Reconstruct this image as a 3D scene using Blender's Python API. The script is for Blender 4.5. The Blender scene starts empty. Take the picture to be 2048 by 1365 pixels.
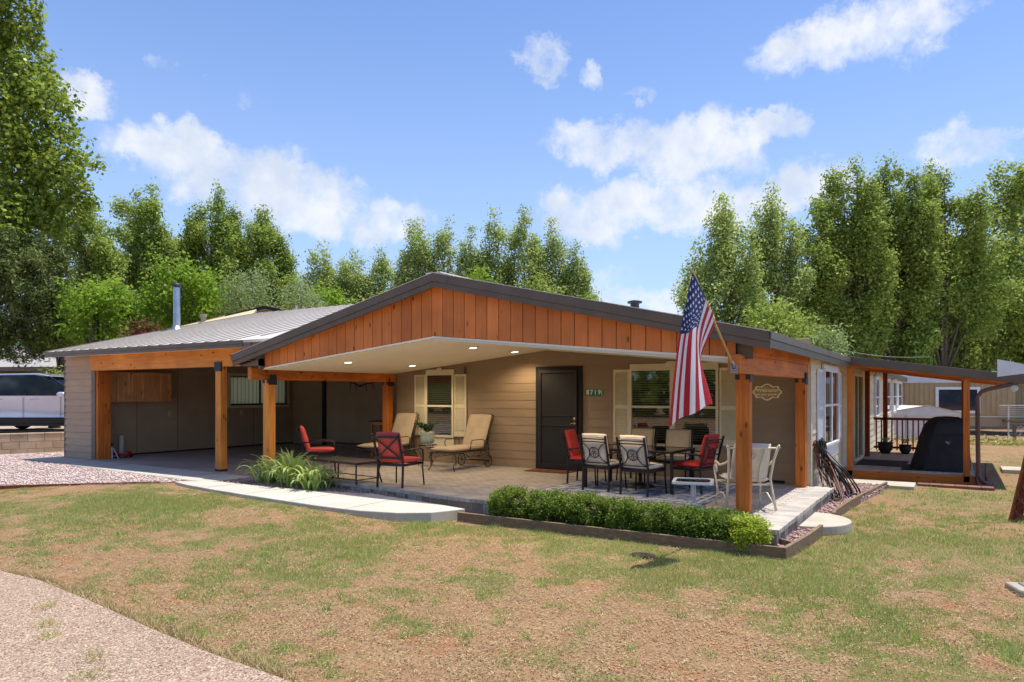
import bpy, math, random
import numpy as np
from mathutils import Vector, Matrix
random.seed(7); RNG = np.random.default_rng(7)
S = bpy.context.scene; C = bpy.context.collection
R_ = math.radians
# ---------------------------------------------------------------- camera, sky, sun, exposure
CAMZ, FPX, YH, TH = 1.56, 1420.0, 788.0, R_(32)
cd = bpy.data.cameras.new('camera'); cam = bpy.data.objects.new('camera', cd); C.objects.link(cam); S.camera = cam
cam.location = (0, 0, CAMZ); cam.rotation_euler = (R_(90), 0, TH)
cd.sensor_width = 36; cd.lens = FPX/2048*36; cd.shift_y = (YH-682.5)/2048; cd.clip_start = .05; cd.clip_end = 5000
S.view_settings.view_transform = 'Standard'; S.view_settings.look = 'None'; S.view_settings.gamma = 1
S.view_settings.exposure = 1.58
SUN = Vector((.16, .155, 1)).normalized()
sl = bpy.data.lights.new('sun', 'SUN'); so = bpy.data.objects.new('sun', sl); C.objects.link(so)
sl.energy = 2.0; sl.angle = R_(.5); sl.color = (1, .96, .9)
so.rotation_euler = SUN.to_track_quat('Z', 'Y').to_euler()
FW = np.array([-math.sin(TH), math.cos(TH)]); RT = np.array([math.cos(TH), math.sin(TH)])
def direction(u, v):
    p = FW+RT*(u-1024)/FPX; d = Vector((p[0], p[1], (YH-v)/FPX)); return d.normalized()
def at(u, v, d):
    p = (FW+RT*(u-1024)/FPX)*d; return Vector((p[0], p[1], CAMZ-(v-YH)*d/FPX))
def lin(c):
    return tuple(((x/255)/12.92 if x/255 <= .04045 else ((x/255+.055)/1.055)**2.4) for x in c)

class G:
    """small node graph helper"""
    def __init__(s, tree): s.t = tree; s.t.nodes.clear()
    def n(s, kind, **kw):
        nd = s.t.nodes.new(kind)
        ins = kw.pop('ins', {})
        for k, v in kw.items(): setattr(nd, k, v)
        for k, v in ins.items():
            if isinstance(v, bpy.types.NodeSocket): s.t.links.new(v, nd.inputs[k])
            else: nd.inputs[k].default_value = v
        return nd
    def math(s, op, a, b=None, c=None, clamp=False):
        ins = {0: a}
        if b is not None: ins[1] = b
        if c is not None: ins[2] = c
        return s.n('ShaderNodeMath', operation=op, use_clamp=clamp, ins=ins).outputs[0]
    def mix(s, f, a, b, blend='MIX'):
        nd = s.n('ShaderNodeMix', data_type='RGBA', blend_type=blend)
        for i, v in ((0, f), (6, a), (7, b)):
            if isinstance(v, bpy.types.NodeSocket): s.t.links.new(v, nd.inputs[i])
            else: nd.inputs[i].default_value = v if i == 0 else (*v[:3], 1)
        return nd.outputs[2]
    def vmath(s, op, a, b=None):
        ins = {0: a}
        if b is not None: ins[1] = b
        return s.n('ShaderNodeVectorMath', operation=op, ins=ins)
    def ramp(s, f, lo, hi):
        return s.n('ShaderNodeMapRange', interpolation_type='SMOOTHSTEP', ins={0: f, 1: lo, 2: hi}).outputs[0]
    def noise(s, vec, scale, detail=4, rough=.55):
        return s.n('ShaderNodeTexNoise', ins={'Vector': vec, 'Scale': scale, 'Detail': detail, 'Roughness': rough}).outputs[0]

W = bpy.data.worlds.new('World'); S.world = W; W.use_nodes = True
g = G(W.node_tree)
sky = g.n('ShaderNodeTexSky', sky_type='NISHITA', sun_disc=False, sun_elevation=math.asin(SUN.z), sun_rotation=math.atan2(SUN.x, SUN.y),
          air_density=1.0, dust_density=.6, ozone_density=2.5, altitude=1500)
tc = g.n('ShaderNodeTexCoord').outputs['Generated']
nrm = g.vmath('NORMALIZE', tc).outputs[0]
sep = g.n('ShaderNodeSeparateXYZ', ins={0: nrm})
wn = g.n('ShaderNodeTexNoise', ins={'Vector': nrm, 'Scale': 15.0, 'Detail': 8, 'Roughness': .66})
wv = g.vmath('SUBTRACT', wn.outputs['Color'], (.5, .5, .5)).outputs[0]
wv = g.n('ShaderNodeVectorMath', operation='SCALE', ins={0: wv, 3: .1}).outputs[0]
dirw = g.vmath('ADD', nrm, wv).outputs[0]
# clouds: centre (u, v) as seen, half width, half height, strength
CL = [(345, 295, 115, 48, 1), (480, 350, 150, 55, 1), (610, 405, 130, 62, 1.0), (790, 448, 70, 42, .95), (160, 185, 48, 42, .9), (330, 135, 30, 18, .55),
      (1085, 108, 44, 34, .75), (1165, 150, 14, 32, .5), (1090, 160, 24, 14, .5), (1255, 290, 120, 44, 1), (1390, 300, 130, 60, 1), (1530, 262, 75, 30, .9),
      (1200, 425, 115, 52, 1), (1380, 410, 180, 48, 1), (1600, 375, 110, 48, 1), (1650, 90, 135, 52, .9), (1770, 50, 115, 60, .85), (1920, 8, 60, 24, .7), (1925, 285, 78, 40, .75),
      (2010, 262, 40, 20, .5), (500, 190, 30, 14, .35), (430, 165, 34, 10, .3), (1270, 185, 34, 12, .4), (1310, 600, 120, 26, .8), (1220, 560, 50, 40, .6), (-300, 400, 260, 80, 1), (2500, 300, 260, 90, 1)]
tot = None
for (u, v, a, b, s) in CL:
    c = direction(u, v); right = Vector((c.y, -c.x, 0)).normalized(); up = right.cross(c).normalized()
    k = FPX*math.sqrt(1+((u-1024)**2+(v-YH)**2)/FPX**2)
    A, B = a/k*1.05, b/k*1.05
    rel = g.vmath('SUBTRACT', dirw, tuple(c)).outputs[0]
    x = g.vmath('DOT_PRODUCT', rel, tuple(right/A)).outputs['Value']
    y = g.vmath('DOT_PRODUCT', rel, tuple(up/B)).outputs['Value']
    z = g.vmath('DOT_PRODUCT', rel, tuple(c*2.0)).outputs['Value']
    r = g.math('ADD', g.math('MULTIPLY', x, x), g.math('MULTIPLY_ADD', y, y, g.math('MULTIPLY', z, z)))
    m = g.math('MULTIPLY', g.ramp(r, 2.2, .1), s)
    tot = m if tot is None else g.math('MAXIMUM', tot, m)
fine = g.noise(nrm, 22, 7, .62)
dens = g.math('MULTIPLY', g.ramp(g.math('MULTIPLY_ADD', g.math('SUBTRACT', fine, .5), 1.6, g.math('MULTIPLY', tot, .8)), .16, .95), g.ramp(tot, .0, .35), clamp=True)
haze_low = g.math('MULTIPLY', g.ramp(sep.outputs[2], .55, .0), .62)
base = g.mix(1.0, sky.outputs[0], (.57, .65, .77), 'MULTIPLY')
base = g.mix(.06, base, (2.2, 2.6, 3.5))
low = g.mix(haze_low, base, (2.0, 2.55, 3.4))
cloudc = g.mix(g.ramp(g.noise(nrm, 16, 4), .3, .7), (2.35, 2.6, 3.05), (3.3, 3.35, 3.45))
col = g.mix(g.math('MULTIPLY', dens, .9), low, cloudc)
bg = g.n('ShaderNodeBackground', ins={0: col, 1: .1})
W.cycles.sampling_method = 'MANUAL'; W.cycles.sample_map_resolution = 512
g.t.links.new(bg.outputs[0], g.n('ShaderNodeOutputWorld').inputs[0])

# ---------------------------------------------------------------- materials
M = {}
def mat(name, c1, c2=None, scale=6, rough=.7, bump=0, bscale=None, metal=0, spec=.4, stretch=(1, 1, 1), thr=(.3, .7), detail=4, island=0, c3=None, coat=0, fine=0):
    m = bpy.data.materials.new(name); m.use_nodes = True; q = G(m.node_tree); M[name] = m
    c1 = lin(c1); c2 = lin(c2) if c2 else tuple(x*.82 for x in c1)
    tc = q.n('ShaderNodeTexCoord').outputs['Object']
    mp = q.n('ShaderNodeMapping', ins={0: tc, 3: stretch}).outputs[0]
    n = q.noise(mp, scale, detail, .6)
    colr = q.mix(q.ramp(n, *thr), c1, c2)
    if c3:
        n2 = q.noise(mp, scale*3.1, 3, .6); colr = q.mix(q.ramp(n2, .55, .72), colr, lin(c3))
    if fine:
        n3 = q.noise(mp, scale*12, 2, .5); n3 = q.math('MULTIPLY_ADD', n3, fine*2, 1-fine); colr = q.mix(1.0, colr, q.n('ShaderNodeCombineColor', ins={0: n3, 1: n3, 2: n3}).outputs[0], 'MULTIPLY')
    if island:
        ri = q.n('ShaderNodeNewGeometry').outputs['Random Per Island']
        f = q.math('MULTIPLY_ADD', ri, 2*island, 1-island)
        colr = q.mix(1.0, colr, q.n('ShaderNodeCombineColor', ins={0: f, 1: f, 2: f}).outputs[0], 'MULTIPLY')
    p = q.n('ShaderNodeBsdfPrincipled', ins={'Base Color': colr, 'Roughness': rough, 'Metallic': metal, 'Specular IOR Level': spec, 'Coat Weight': coat})
    if bump:
        b = q.n('ShaderNodeBump', ins={'Strength': bump, 'Distance': .01, 'Height': q.noise(mp, bscale or scale*4, 4, .65)})
        q.t.links.new(b.outputs[0], p.inputs['Normal'])
    q.t.links.new(p.outputs[0], q.n('ShaderNodeOutputMaterial').inputs[0]); m['g'] = 0
    return m
def leafmat(name, ca, cb, cc=None, trans=.35, rough=.5):
    m = bpy.data.materials.new(name); m.use_nodes = True; q = G(m.node_tree); M[name] = m
    ri = q.n('ShaderNodeNewGeometry').outputs['Random Per Island']
    tc = q.n('ShaderNodeTexCoord').outputs['Object']
    colr = q.mix(ri, lin(ca), lin(cb))
    if cc: colr = q.mix(q.ramp(q.noise(tc, 1.1, 3), .45, .7), colr, lin(cc))
    p = q.n('ShaderNodeBsdfPrincipled', ins={'Base Color': colr, 'Roughness': rough, 'Specular IOR Level': .18})
    t = q.n('ShaderNodeBsdfTranslucent', ins={0: q.mix(.3, colr, lin((190, 206, 90)))})
    mx = q.n('ShaderNodeMixShader', ins={0: trans, 1: p.outputs[0], 2: t.outputs[0]})
    q.t.links.new(mx.outputs[0], q.n('ShaderNodeOutputMaterial').inputs[0]); return m
def woodmat(name, c1, c2, ax, rough=.55):
    st = [14, 14, 14]; st['xyz'.index(ax)] = .9
    m = bpy.data.materials.new(name); m.use_nodes = True; q = G(m.node_tree); M[name] = m
    tc = q.n('ShaderNodeTexCoord').outputs['Object']
    mp = q.n('ShaderNodeMapping', ins={0: tc, 3: tuple(st)}).outputs[0]
    n = q.noise(mp, 1.6, 5, .65)
    colr = q.mix(q.ramp(n, .32, .68), lin(c1), lin(c2))
    big = q.noise(tc, 1.3, 2)
    colr = q.mix(q.math('MULTIPLY', q.ramp(big, .35, .7), .45), colr, tuple(x*.55 for x in lin(c2)))
    st2 = [7, 7, 7]; st2['xyz'.index(ax)] = 3.4
    mp2 = q.n('ShaderNodeMapping', ins={0: tc, 3: tuple(st2)}).outputs[0]
    vo = q.n('ShaderNodeTexVoronoi', ins={'Vector': mp2, 'Scale': .8}).outputs['Distance']
    colr = q.mix(q.math('MULTIPLY', q.ramp(vo, .17, .08), .85), colr, tuple(x*.3 for x in lin(c2)))
    ri = q.n('ShaderNodeNewGeometry').outputs['Random Per Island']
    f = q.math('MULTIPLY_ADD', ri, .3, .85); colr = q.mix(1.0, colr, q.n('ShaderNodeCombineColor', ins={0: f, 1: f, 2: f}).outputs[0], 'MULTIPLY')
    p = q.n('ShaderNodeBsdfPrincipled', ins={'Base Color': colr, 'Roughness': rough, 'Specular IOR Level': .3})
    b = q.n('ShaderNodeBump', ins={'Strength': .3, 'Distance': .004, 'Height': n}); q.t.links.new(b.outputs[0], p.inputs['Normal'])
    q.t.links.new(p.outputs[0], q.n('ShaderNodeOutputMaterial').inputs[0]); return m
for ax in 'xyz':
    woodmat('cedar_'+ax, (226, 134, 54), (198, 104, 38), ax)
    woodmat('fir_'+ax, (250, 172, 84), (230, 138, 56), ax)
woodmat('redwood_z', (158, 72, 34), (128, 54, 24), 'z'); woodmat('redwood_x', (158, 72, 34), (128, 54, 24), 'x')
woodmat('board_z', (230, 140, 76), (220, 126, 66), 'z', .65)
woodmat('oak_z', (234, 176, 122), (214, 150, 98), 'z', .4)
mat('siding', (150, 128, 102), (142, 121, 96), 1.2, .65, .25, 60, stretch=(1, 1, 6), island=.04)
mat('siding_end_lit', (188, 162, 134), (178, 152, 125), 1.2, .65, .25, 60, stretch=(1, 1, 6), island=.04)  # same siding, lightened for the bounce light on the end wall
mat('siding_side_sunlit', (226, 213, 184), (216, 203, 174), 1.2, .65, .25, 60, stretch=(1, 1, 6), island=.04)  # same siding, cream tone carries the sunlight on the side wall
mat('trim_taupe', (126, 112, 96), None, 2, .6)
mat('garage_wall', (178, 156, 128), (168, 147, 120), 1.5, .8, .2, 80)
mat('fascia', (112, 97, 84), (100, 87, 75), 3, .42, 0, metal=.2)
mat('roof_metal', (226, 216, 204), (214, 204, 192), 2, .35, .1, 9)
mat('roof_rib_shade', (136, 126, 116), None, 2, .45)  # darker than the pans: shade of the rib sides put into colour
mat('bracket', (62, 66, 72), None, 6, .5, metal=.5)
mat('ceiling', (252, 243, 220), (247, 237, 213), 2, .85, .15, 120)
mat('cream_trim', (222, 210, 178), (214, 202, 170), 3, .55)
mat('white_trim', (232, 232, 232), (222, 222, 224), 3, .5)
mat('blind', (150, 142, 124), None, 3, .6)
mat('interior', (34, 31, 28), (22, 20, 18), 3, .8)
mat('door_frame', (48, 40, 40), (40, 34, 34), 3, .45, metal=.2)
mat('screen_mesh', (30, 29, 27), (24, 23, 22), 3, .6, .3, 400)
mat('brass', (196, 176, 130), None, 4, .3, metal=.9)
mat('steel', (176, 182, 196), (150, 158, 172), 3, .28, .05, 20, metal=.9)
mat('roller_steel', (204, 188, 166), (192, 176, 154), 2, .42, 0, metal=.35)
mat('concrete', (190, 185, 172), (178, 172, 160), 1.6, .9, .25, 60, fine=.08)
mat('concrete_old', (190, 180, 162), (174, 165, 148), 2.2, .9, .25, 60, fine=.1)
mat('slab', (170, 156, 146), (150, 138, 130), .9, .75, .15, 50, stretch=(.5, 2, 1), fine=.08)
mat('timber_edge', (140, 116, 90), (112, 92, 72), 3, .85, .4, 30, stretch=(3, 3, 14))
mat('block', (196, 174, 144), (176, 150, 120), 2.2, .9, .5, 40, island=.12)
mat('mulch', (70, 52, 40), (46, 34, 28), 18, .95, .9, 60)
mat('red_cloth', (186, 58, 52), (172, 50, 46), 4, .85, .2, 200)
mat('rose_cloth', (214, 86, 74), (200, 76, 68), 4, .85, .2, 200)
mat('linen', (222, 210, 196), (210, 198, 182), 4, .9, .2, 200)
mat('khaki_cloth', (188, 168, 138), (176, 157, 128), 4, .9, .2, 200)
mat('piping', (38, 34, 34), None, 3, .6)
mat('black_iron', (46, 44, 48), (38, 36, 40), 8, .45, .1, 90, metal=.4)
mat('bronze_iron', (74, 64, 56), (60, 52, 46), 8, .45, .1, 90, metal=.4)
mat('cream_metal', (226, 216, 190), (216, 206, 180), 6, .4)
mat('rug_dark', (96, 106, 128), (158, 162, 172), 5.5, .95, .3, 200, thr=(.47, .53), detail=6)
mat('mat_brown', (126, 76, 44), (104, 60, 36), 8, .95, .4, 200)
mat('rubber', (34, 34, 36), (26, 26, 28), 8, .8, .3, 150)
mat('glazed_pot', (176, 186, 170), (158, 170, 156), 5, .35, .2, 14, stretch=(8, 8, .5))
mat('dark_pot', (40, 34, 32), None, 6, .5)
mat('soil', (60, 44, 32), (44, 32, 24), 20, .95, .6)
mat('hose_brown', (112, 62, 38), (92, 50, 30), 6, .45)
mat('hose_black', (34, 38, 36), (24, 28, 26), 6, .4)
mat('grill_cover', (42, 42, 42), (32, 32, 33), 4, .8, .5, 14)
mat('grill_cover_top', (24, 25, 28), (18, 19, 21), 4, .6, .5, 14)
mat('deck_board', (200, 176, 160), (176, 154, 140), 1.5, .75, .3, 40, stretch=(1, .15, 1), island=.12)
mat('brick_red', (140, 96, 76), (118, 80, 64), 5, .9, .4, 50, island=.12)
mat('downspout', (104, 78, 70), None, 3, .4, metal=.2)
mat('sign_letter', (255, 250, 232), None, 8, .6)
mat('sign_cream', (242, 226, 190), (232, 214, 176), 8, .7)
mat('sign_inner', (190, 152, 100), (172, 136, 88), 10, .7)
mat('sign_green', (24, 122, 92), None, 3, .4)
mat('sign_white', (230, 238, 226), None, 3, .5)
mat('pole_wood', (206, 176, 118), (190, 160, 104), 6, .5)
mat('bark', (112, 98, 82), (80, 68, 56), 5, .9, .8, 22, stretch=(6, 6, 1))
mat('bark_pale', (158, 152, 134), (118, 110, 94), 5, .9, .6, 22, stretch=(5, 5, 1))
mat('outlet', (214, 210, 202), None, 3, .5)
mat('antler', (70, 52, 42), (48, 36, 30), 10, .7)
mat('jack_red', (176, 34, 26), None, 5, .4)
mat('jack_dark', (40, 36, 36), None, 5, .5)
mat('paper_roll', (226, 224, 218), None, 5, .8)
mat('shingle', (176, 170, 166), (150, 144, 142), 9, .9, .6, 40, stretch=(1, 1, 3))
mat('brown_wall', (92, 76, 60), (80, 66, 52), 3, .8)
mat('tan_siding', (178, 156, 118), (168, 146, 108), 2, .7)
mat('pale_siding', (150, 142, 110), (138, 130, 100), 2, .7)
mat('white_metal', (214, 214, 214), (200, 200, 204), 3, .55)
mat('yellow_roof', (206, 190, 150), (190, 174, 134), 5, .85, .4, 40)
mat('car_paint', (206, 206, 218), (202, 202, 214), 1, .25, 0, metal=.35, coat=1)
mat('car_glass', (30, 42, 66), None, 1, .06, spec=1)
mat('car_trim', (26, 25, 26), None, 2, .5)
mat('chrome', (200, 200, 205), None, 2, .15, metal=1)
mat('tyre', (20, 20, 20), None, 4, .85)
mat('chainlink', (150, 152, 150), None, 4, .45, metal=.6)
mat('valve_box', (168, 158, 142), (152, 143, 128), 5, .9, .3)
mat('valve_lid', (120, 120, 124), None, 5, .7)
mat('rust_wood', (152, 84, 40), (122, 62, 30), 8, .7, .4, stretch=(4, 4, 1))
mat('vane_white', (222, 222, 226), (206, 208, 214), 3, .45, .1)
mat('wire', (60, 58, 56), None, 3, .6)
mat('gray_wood', (120, 104, 84), (92, 78, 62), 4, .85, .4, stretch=(4, 4, 1))
leafmat('curtain', (244, 242, 236), (240, 238, 232), None, .85, .9)
def lamp_mat():
    m = bpy.data.materials.new('lamp_glow'); m.use_nodes = True; q = G(m.node_tree)
    e = q.n('ShaderNodeEmission', ins={0: (1, .9, .7, 1), 1: 2.2}); q.t.links.new(e.outputs[0], q.n('ShaderNodeOutputMaterial').inputs[0]); M['lamp_glow'] = m
lamp_mat()
def glass_mat(name, tint, a):
    m = bpy.data.materials.new(name); m.use_nodes = True; q = G(m.node_tree); M[name] = m
    gl = q.n('ShaderNodeBsdfGlossy', ins={0: (.9, .93, .95, 1), 1: .03}); tr = q.n('ShaderNodeBsdfTransparent', ins={0: (*tint, 1)})
    fr = q.n('ShaderNodeFresnel', ins={0: 1.5}).outputs[0]
    mx = q.n('ShaderNodeMixShader', ins={0: q.math('MULTIPLY_ADD', fr, .8, a), 1: tr.outputs[0], 2: gl.outputs[0]})
    q.t.links.new(mx.outputs[0], q.n('ShaderNodeOutputMaterial').inputs[0])
glass_mat('glass', (.78, .82, .8), .1); glass_mat('table_glass', (.35, .33, .3), .14); glass_mat('frost_glass', (.62, .68, .66), .12)
def paver_mat(name, c1, c2, mortar, bw, bh, rot=0):
    m = bpy.data.materials.new(name); m.use_nodes = True; q = G(m.node_tree); M[name] = m
    pos = q.n('ShaderNodeTexCoord').outputs['Object']
    mp = q.n('ShaderNodeMapping', ins={0: pos, 2: (0, 0, rot)}).outputs[0]
    b = q.n('ShaderNodeTexBrick', ins={'Vector': mp, 'Color1': (*lin(c1), 1), 'Color2': (*lin(c2), 1), 'Mortar': (*lin(mortar), 1), 'Scale': 1, 'Mortar Size': .005, 'Brick Width': bw, 'Row Height': bh, 'Bias': 0})
    n = q.noise(pos, 2.2, 4); f = q.math('MULTIPLY_ADD', n, .5, .75)
    colr = q.mix(1.0, b.outputs[0], q.n('ShaderNodeCombineColor', ins={0: f, 1: f, 2: f}).outputs[0], 'MULTIPLY')
    p = q.n('ShaderNodeBsdfPrincipled', ins={'Base Color': colr, 'Roughness': .85, 'Specular IOR Level': .3})
    h = q.math('SUBTRACT', q.math('MULTIPLY', q.noise(pos, 90, 3), .3), b.outputs['Fac'])
    bp = q.n('ShaderNodeBump', ins={'Strength': .6, 'Distance': .006, 'Height': h}); q.t.links.new(bp.outputs[0], p.inputs['Normal'])
    q.t.links.new(p.outputs[0], q.n('ShaderNodeOutputMaterial').inputs[0])
paver_mat('paver', (184, 174, 162), (160, 152, 144), (112, 104, 96), .22, .11)
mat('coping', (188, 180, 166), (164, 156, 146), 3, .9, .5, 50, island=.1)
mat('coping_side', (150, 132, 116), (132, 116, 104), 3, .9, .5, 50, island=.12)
def pebble_mat(name, cols, scale, bump=.8, base=None):
    m = bpy.data.materials.new(name); m.use_nodes = True; q = G(m.node_tree); M[name] = m
    pos = q.n('ShaderNodeNewGeometry').outputs['Position']
    v = q.n('ShaderNodeTexVoronoi', ins={'Vector': pos, 'Scale': scale, 'Randomness': 1})
    s = q.n('ShaderNodeSeparateColor', ins={0: v.outputs['Color']})
    colr = q.mix(q.ramp(s.outputs[0], .3, .6), lin(cols[0]), lin(cols[1]))
    colr = q.mix(q.ramp(s.outputs[1], .72, .78), colr, lin(cols[2]))
    colr = q.mix(q.ramp(s.outputs[2], .86, .9), colr, lin(cols[3]))
    n = q.noise(pos, 1.1, 4); f = q.math('MULTIPLY_ADD', n, .4, .8)
    colr = q.mix(1.0, colr, q.n('ShaderNodeCombineColor', ins={0: f, 1: f, 2: f}).outputs[0], 'MULTIPLY')
    p = q.n('ShaderNodeBsdfPrincipled', ins={'Base Color': colr, 'Roughness': .9, 'Specular IOR Level': .2})
    bp = q.n('ShaderNodeBump', invert=True, ins={'Strength': bump, 'Distance': .02, 'Height': v.outputs['Distance']}); q.t.links.new(bp.outputs[0], p.inputs['Normal'])
    q.t.links.new(p.outputs[0], q.n('ShaderNodeOutputMaterial').inputs[0])
pebble_mat('aggregate', ((166, 134, 112), (146, 126, 108), (196, 176, 150), (104, 82, 72)), 100, .4)
pebble_mat('gravel', ((172, 148, 138), (188, 170, 160), (150, 122, 112), (208, 196, 188)), 30, .9)
mat('stone', (186, 160, 150), (206, 190, 182), 7, .9, .3, 40, island=.22)
mat('stone_purple', (150, 118, 112), (170, 140, 132), 7, .9, .3, 40, island=.25)
leafmat('leaf_cotton', (84, 106, 34), (164, 180, 74), None, .4, .35)
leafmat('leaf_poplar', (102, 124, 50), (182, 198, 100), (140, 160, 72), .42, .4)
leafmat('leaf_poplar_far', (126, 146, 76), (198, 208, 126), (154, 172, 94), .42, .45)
leafmat('leaf_bright', (92, 124, 26), (150, 182, 52), (104, 138, 34), .45)
leafmat('leaf_willow', (122, 140, 92), (164, 178, 128), (110, 128, 78), .35)
leafmat('leaf_juniper', (72, 88, 44), (136, 150, 84), (108, 108, 60), .15, .7)
leafmat('leaf_elm', (102, 122, 50), (178, 192, 98), (138, 156, 70), .45)
leafmat('leaf_plum', (78, 22, 30), (112, 40, 46), None, .3)
leafmat('leaf_box', (44, 70, 22), (132, 158, 62), None, .3, .4)
leafmat('leaf_gold', (140, 164, 40), (196, 204, 80), None, .4, .4)
leafmat('leaf_iris', (154, 184, 90), (206, 220, 146), None, .4, .35)
leafmat('leaf_house', (30, 58, 30), (56, 88, 44), None, .2, .35)
leafmat('blade', (140, 142, 80), (206, 198, 132), None, .35, .6)
leafmat('blade_green', (132, 154, 80), (190, 204, 124), None, .4, .6)
leafmat('straw', (166, 140, 98), (208, 186, 142), None, .2, .8)
leafmat('litter', (96, 70, 48), (140, 106, 74), None, .05, .9)
mat('hill', (120, 142, 116), (96, 120, 96), .06, .95)  # bluish green: distance haze mixed into the base colour
leafmat('leaf_hill', (84, 108, 84), (112, 132, 100), None, .1, .9)

# ---------------------------------------------------------------- mesh helpers
class MB:
    def __init__(s): s.v = []; s.f = []; s.m = Matrix.Identity(4); s.mi = []; s.k = 0
    def add(s, vs, fs):
        o = len(s.v); s.v += [tuple(s.m @ Vector(p)) for p in vs]; s.f += [tuple(o+i for i in f) for f in fs]; s.mi += [s.k]*len(fs); return s
    def box(s, x0, x1, y0, y1, z0, z1):
        if x0 > x1: x0, x1 = x1, x0
        if y0 > y1: y0, y1 = y1, y0
        if z0 > z1: z0, z1 = z1, z0
        vs = [(x, y, z) for z in (z0, z1) for y in (y0, y1) for x in (x0, x1)]
        return s.add(vs, [(0, 2, 3, 1), (4, 5, 7, 6), (0, 1, 5, 4), (2, 6, 7, 3), (0, 4, 6, 2), (1, 3, 7, 5)])
    def hexa(s, b, t):   # bottom quad, top quad, both counter-clockwise from above
        return s.add(list(b)+list(t), [(3, 2, 1, 0), (4, 5, 6, 7), (0, 1, 5, 4), (1, 2, 6, 5), (2, 3, 7, 6), (3, 0, 4, 7)])
    def beam(s, a, b, w, h, up=(0, 0, 1)):
        a = Vector(a); b = Vector(b); d = (b-a).normalized(); u = Vector(up); x = d.cross(u)
        if x.length < 1e-4: x = d.cross(Vector((0, 1, 0)))
        x.normalize(); y = x.cross(d)
        q = [(-1, -1), (1, -1), (1, 1), (-1, 1)]
        vs = [p+x*i*w/2+y*j*h/2 for p in (a, b) for i, j in q]
        return s.add(vs, [(0, 1, 2, 3), (7, 6, 5, 4), (0, 4, 5, 1), (1, 5, 6, 2), (2, 6, 7, 3), (3, 7, 4, 0)])
    def tube(s, pts, r, n=7, closed=False):
        P = [Vector(p) for p in pts]; N = len(P); rr = r if isinstance(r, (list, tuple)) else [r]*N
        vs = []; prev = None
        for i, p in enumerate(P):
            a = P[(i-1) % N] if (closed or i > 0) else p; b = P[(i+1) % N] if (closed or i < N-1) else p
            d = (b-a).normalized() if (b-a).length > 1e-9 else Vector((0, 0, 1))
            if prev is None: x = d.cross(Vector((0, 0, 1))); x = x if x.length > .05 else d.cross(Vector((0, 1, 0)))
            else: x = prev-d*prev.dot(d)
            x.normalize(); prev = x; y = d.cross(x)
            vs += [p+(x*math.cos(k*2*math.pi/n)+y*math.sin(k*2*math.pi/n))*rr[i] for k in range(n)]
        fs = []
        for i in range(N if closed else N-1):
            j = (i+1) % N
            fs += [(i*n+k, i*n+(k+1) % n, j*n+(k+1) % n, j*n+k) for k in range(n)]
        if not closed: fs += [tuple(range(n))[::-1], tuple((N-1)*n+k for k in range(n))]
        return s.add(vs, fs)
    def prism(s, poly, z0, z1):  # poly CCW in xy
        n = len(poly); vs = [(x, y, z0) for x, y in poly]+[(x, y, z1) for x, y in poly]
        return s.add(vs, [tuple(range(n))[::-1], tuple(range(n, 2*n))]+[(i, (i+1) % n, n+(i+1) % n, n+i) for i in range(n)])
    def prismy(s, poly, y0, y1):  # poly in xz
        n = len(poly); vs = [(x, y0, z) for x, z in poly]+[(x, y1, z) for x, z in poly]
        return s.add(vs, [tuple(range(n)), tuple(range(n, 2*n))[::-1]]+[(i, n+i, n+(i+1) % n, (i+1) % n) for i in range(n)])
    def lathe(s, prof, c=(0, 0, 0), n=20):
        vs = [(c[0]+r*math.cos(k*2*math.pi/n), c[1]+r*math.sin(k*2*math.pi/n), c[2]+z) for r, z in prof for k in range(n)]
        fs = [(i*n+k, i*n+(k+1) % n, (i+1)*n+(k+1) % n, (i+1)*n+k) for i in range(len(prof)-1) for k in range(n)]
        fs += [tuple(range(n))[::-1], tuple((len(prof)-1)*n+k for k in range(n))]
        return s.add(vs, fs)
    def pillow(s, w, d, t, m=None, n=8, soft=.35):
        """cushion centred on origin, w along x, d along y, t thick"""
        old = s.m
        if m is not None: s.m = old @ m
        vs = []; fs = []
        def prof(a): return max(0, 1-abs(a)**6)**.5
        for sg in (1, -1):
            for j in range(n+1):
                for i in range(n+1):
                    a = -1+2*i/n; b = -1+2*j/n; a2 = math.copysign(abs(a)**.7, a); b2 = math.copysign(abs(b)**.7, b)
                    h = (1-soft)*prof(a2)*prof(b2)+soft*(1-a2*a2)*(1-b2*b2)*.9
                    ii = .5*w*a2*(1-.03*b2*b2); jj = .5*d*b2*(1-.03*a2*a2)
                    vs.append((ii, jj, sg*(h*t*.42+t*.08)))
        K = (n+1)**2
        for q in (0, 1):
            for j in range(n):
                for i in range(n):
                    a = q*K+j*(n+1)+i; f = (a, a+1, a+n+2, a+n+1); fs.append(f if q == 0 else f[::-1])
        ring = [i for i in range(n+1)]+[j*(n+1)+n for j in range(1, n+1)]+[n*(n+1)+i for i in range(n-1, -1, -1)]+[j*(n+1) for j in range(n-1, 0, -1)]
        for a, b in zip(ring, ring[1:]+ring[:1]): fs.append((b, a, K+a, K+b))
        s.add(vs, fs); s.m = old; return s
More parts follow.
